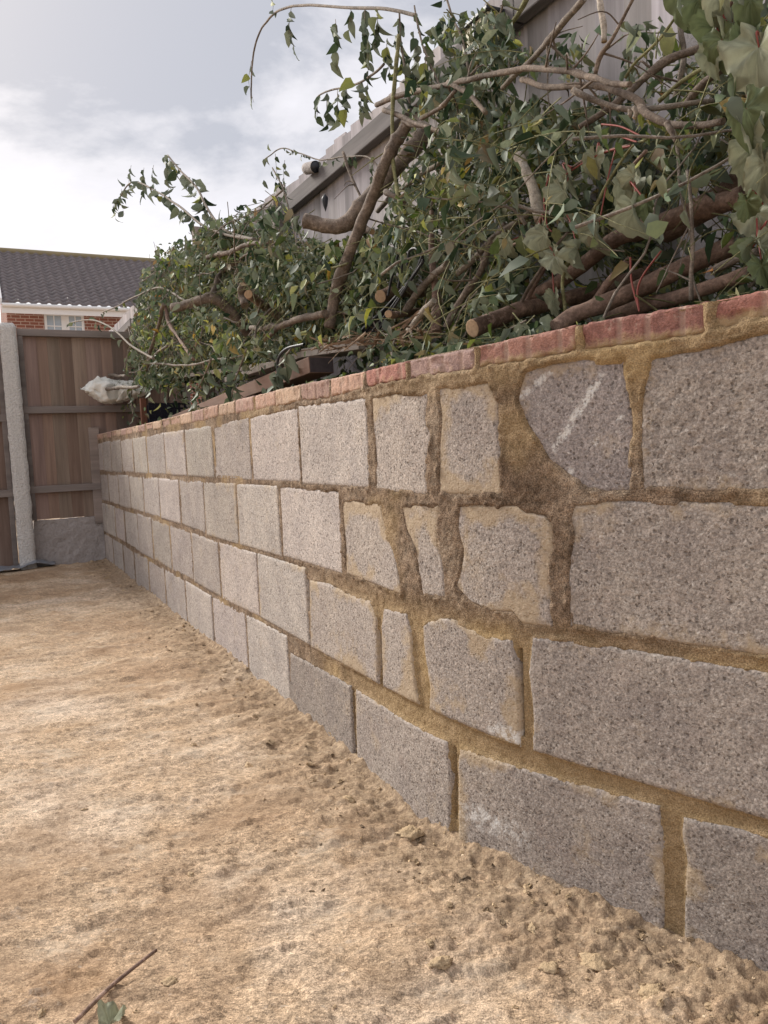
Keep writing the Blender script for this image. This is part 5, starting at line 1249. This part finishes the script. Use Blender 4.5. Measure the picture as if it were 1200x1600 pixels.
def crate():
    c = back_pt(234, 664, .75); e_ = empty('plastic_crate', tuple(c)); w = .26; h = .17; base = c + np.array([0, 0, -.02])
    o = MB()
    for k in range(7): o.obox(base + vec(k * w / 6.5, .002), vec(.016), vec(0, -.012), vec(0, 0, h))
    for z in np.linspace(0, h - .016, 6): o.obox(base + vec(0, 0, z), vec(w + .02), vec(0, -.010), vec(0, 0, .014))
    o.build('lattice_side', MAT['crate'], e_)
    o = MB(); o.obox(base + vec(0, -.25), vec(w), vec(0, .24), vec(0, 0, .01)); o.obox(base + vec(0, -.26), vec(w), vec(0, .012), vec(0, 0, h)); o.build('crate_body', MAT['crate'], e_)
    tag(e_, 'dark lattice plastic crate tucked under the far end of the heap', 'crate')
    o = MB(); p = back_pt(222, 662, .85); p[2] = .9; q = back_pt(231, 662, .85); t = q - p; o.obox(p, np.array([t[0], t[1], 0]), vec(0, -.04), vec(0, 0, back_pt(226, 622, .85)[2] - .9)); b = o.build('short_post', MAT['redpost'], None, bevel=.002); tag(b, 'short red-brown post beside the dark crate', 'post')
crate()
# leaning offcut behind the wall end
o = MB(); p = back_pt(147, 668, .03); o.obox(bf(-.06, .30, .02), vec(.075), vec(0, -.015), vec(-.0, -.0, p[2] - .3)); b = o.build('wood_offcut', MAT['rail'], None, bevel=.002); b.color = (1.25, 1.2, 1.15, 1); tag(b, 'pale wooden offcut standing against the fence at the wall end', 'offcut')
# things fixed to the side fence
def fixture():
    c = side_pt(487, 262, TF - .06); e_ = empty('security_camera', tuple(c)); ax = norm(Dv + np.array([0, 0, -.25])); V = []
    n = 16; prof = [(0.0, .0), (0, .026), (.085, .028), (.1, .024)]
    P = np.array([c - ax * .06, c + ax * .05]); V, F = tube(catmull(P, 6), .027, 16); F = [tuple(f) for f in F] + [tuple(range(16))[::-1]]; under(mesh_np('housing', V, F, MAT['gravel_board']), e_)
    P = np.array([c + ax * .035, c + ax * .0505]); V, F = tube(catmull(P, 3), [.0245, .0245, .0245], 16); F = [tuple(f) for f in F] + [tuple(32 + k for k in range(16))]; under(mesh_np('lens', V, F, MAT['black']), e_)
    o = MB(); o.obox(c + Nv * .01 - Dv * .02 - np.array([0, 0, .012]), Nv * .055, Dv * .035, np.array([0, 0, .024])); o.build('bracket', MAT['white_plastic'], e_); tag(e_, 'small white camera with black lens on the grey fence', 'camera')
    X_, Y_, D_ = to_px(c); CLEAR.append((X_[0], Y_[0], D_[0], 20))
    c = side_pt(742, 62, TF - .1); e_ = empty('fence_lamp', tuple(c)); o = MB(); o.obox(c - Dv * .07 + np.array([0, 0, -.02]), Dv * .14, Nv * .09, np.array([0, 0, .07])); o.build('diffuser', MAT['cream'], e_, bevel=.004)
    o = MB(); o.obox(c - Dv * .08 + np.array([0, 0, -.045]) - Nv * .01, Dv * .16, Nv * .10, np.array([0, 0, .025])); o.obox(c - Dv * .08 + np.array([0, 0, .05]) - Nv * .01, Dv * .16, Nv * .10, np.array([0, 0, .012])); o.obox(c - Dv * .006 - Nv * .006 + np.array([0, 0, -.02]), Dv * .012, Nv * .01, np.array([0, 0, .07])); o.build('casing', MAT['black'], e_, bevel=.003); tag(e_, 'cream fronted black cased lamp on the grey fence near the top', 'lamp')
    c = side_pt(508, 316, TF - .07); P = np.array([c + [0, 0, .035], c + [0, 0, .01], c - [0, 0, .04]]); V, F = tube(catmull(P, 10), [.003, .006, .011, .014, .015, .014, .012, .009, .005, .001], 8); o = mesh_np('black_tag', V, F, MAT['black']); tag(o, 'small black tag hanging from the grey fence rail', 'tag')
fixture()
build_tangle()

# ================================================================== LOOSE THINGS ON THE GROUND
def gpt(px, py):
    d = ray(px, py); k = -(CAMH - .0) / d[2]; P = d * k; P[2] = ground_z(P[0], P[1]); return P
tw = empty('fallen_twig', tuple(gpt(180, 1545))); P = np.array([gpt(245, 1495), gpt(216, 1517), gpt(172, 1553), gpt(118, 1604)]); P[:, 2] = np.linspace(P[:, 2].max() + .006, P[:, 2].max() + .003, 4)
limb(P, .0026, .0032, MAT['bark_red'], 'stem', tw, 500, sides=8, rough=.1, wob=.002); limb(np.array([P[0] * .85 + P[1] * .15, P[0] * .8 + P[1] * .2 + [.008, -.004, .004]]), .0018, .0012, MAT['bark_red'], 'bud', tw, 501, sides=6)
tag(tw, 'single reddish brown twig lying on the sandy ground', 'twig')
c = gpt(172, 1612); e_ = empty('fallen_leaf', tuple(c)); rng = np.random.default_rng(4); place_leaf(c + [0, 0, .012], np.array([.2, 1, .15]), np.array([.1, -.2, 1]), .034, e_, rng, PAL_P, 'leaf_blade'); tag(e_, 'pale green fallen leaf at the bottom edge near the twig', 'leaf')
def clod_mesh(seed, kind):
    rng = np.random.default_rng(seed); nu, nv = 24, 16; V = [];
    for i in range(nv + 1):
        a = math.pi * i / nv
        for j in range(nu):
            b = 2 * math.pi * j / nu; V.append((math.sin(a) * math.cos(b), math.sin(a) * math.sin(b), math.cos(a)))
    V = np.array(V); r = 1 + .95 * fbm(V[:, 0] * 1.9 + seed * 3, V[:, 1] * 1.9, V[:, 2] * 1.9, 5, seed, .75); V = V * r[:, None] * np.array([1, rng.uniform(.5, .9), rng.uniform(.3, .5)])
    F = [(i * nu + j, (i + 1) * nu + j, (i + 1) * nu + (j + 1) % nu, i * nu + (j + 1) % nu) for i in range(nv) for j in range(nu)]
    return V, F     # outward facing
MAT['lump'] = simple_mat('dry_mortar_lump', (.52, .385, .24), .95, .35, 4, .5, .05)
def make_crumb():
    m, t, b = mat_new('dry_mortar_crumb'); q = NB(t); c = q.ramp(q.attr('light'), [(0.0, (.13, .095, .065)), (.3, (.30, .215, .13)), (.7, (.54, .40, .25)), (1.0, (.68, .56, .42))])
    q.l(q.mix(1.0, c, q.ramp(q.noise(300, 3, .7), [(.4, .75), (.6, 1.2)]), 'MULTIPLY'), b.inputs['Base Color']); return m
MAT['clod'] = make_crumb()
CL = []
for k in range(6):
    V, F = clod_mesh(k, 0); o = mesh_np('clod_source', V, F, MAT['lump']); CL.append(o.data); bpy.data.objects.remove(o)
def clod(px, py, r, k, lab, grp='mortar clods along the foot of the wall'):
    p = gpt(px, py); o = bpy.data.objects.new('mortar_clod', CL[k % 6]); COL.objects.link(o); o.location = p + np.array([0, 0, r * .05]); o.scale = (r, r, r); o.rotation_euler = (0, 0, k * 1.7); tag(o, lab, 'clod', grp)
LONE = {(265, 1538): 'pale pebble-like lump alone on the ground right of the twig', (65, 1578): 'dark stone alone at the left bottom of the ground', (132, 1268): 'small dark crumb alone on the left of the ground', (298, 1366): 'dark bark chip alone in the middle of the ground'}
for k, ((x, y), lab) in enumerate(LONE.items()): clod(x, y, [.011, .008, .007, .010][k], k, lab, 'single lumps on open ground')
rng = np.random.default_rng(77)
for k, (x, y, r, lab) in enumerate([(640, 1302, .024, 'broad flat mortar lump against the foot of the second bottom block'), (833, 1452, .013, 'pale upright mortar lump in front of the big bottom block'), (690, 1512, .017, 'wide tan mortar clod farthest out from the big bottom block'), (672, 1480, .010, 'small rounded clod just behind the wide tan one'),
        (858, 1515, .013, 'crumbly brown clod between the pale lump and the bottom edge'), (930, 1500, .022, 'large tan mortar heap under the middle of the big bottom block'), (1020, 1548, .020, 'orange-tan mortar heap below the last wide joint'), (545, 1252, .014, 'small clod in the corner where the dark bottom block ends')]):
    clod(x, y, r, k, lab)
def crumbs():
    rng = np.random.default_rng(21); V0, F0 = clod_mesh(3, 0); V0 = V0.reshape(17, 24, 3)[::4, ::4].reshape(-1, 3); nu = 6; F0 = np.array([(i * nu + j, (i + 1) * nu + j, (i + 1) * nu + (j + 1) % nu, i * nu + (j + 1) % nu) for i in range(4) for j in range(nu)])
    me = GROUND.data; co = np.zeros(len(me.vertices) * 3, np.float32); me.vertices.foreach_get('co', co); co = co.reshape(-1, 3); nw = np.zeros(len(co), np.float32); me.attributes['nearwall'].data.foreach_get('value', nw)
    rr = np.hypot(co[:, 0], co[:, 1]); w = (nw ** 1.6 + .004) * (rr < 6.5) * (rr > .9) * rr ** 1.0 * (co[:, 1] > 0); w = w / w.sum(); n = 20000
    idx = rng.choice(len(co), n, p=w); sz = np.minimum(np.exp(rng.normal(-5.75, .6, n)), .012) * (1 + .12 * rr[idx]); ang = rng.uniform(0, 6.28, n); ca, sa = np.cos(ang), np.sin(ang)
    V = V0[None] * sz[:, None, None] * rng.uniform(.6, 1.3, (n, 1, 3)); V = np.stack([V[..., 0] * ca[:, None] - V[..., 1] * sa[:, None], V[..., 0] * sa[:, None] + V[..., 1] * ca[:, None], V[..., 2]], -1)
    V = V + co[idx][:, None] + np.concatenate([rng.normal(size=(n, 1, 2)) * .006, np.zeros((n, 1, 1))], -1)
    F = (np.arange(n)[:, None, None] * len(V0) + F0[None]).reshape(-1, 4); lt = np.repeat(rng.beta(2, 2.2, n) * .9, len(V0)); V = V + rng.normal(size=V.shape) * (sz * .16)[:, None, None]
    tag(mesh_np('mortar_crumbs', V.reshape(-1, 3), F, MAT['clod'], None, False, attrs={'light': lt}), 'fine mortar crumbs scattered on the ground along the wall', 'crumbs', kind='stuff')
crumbs()
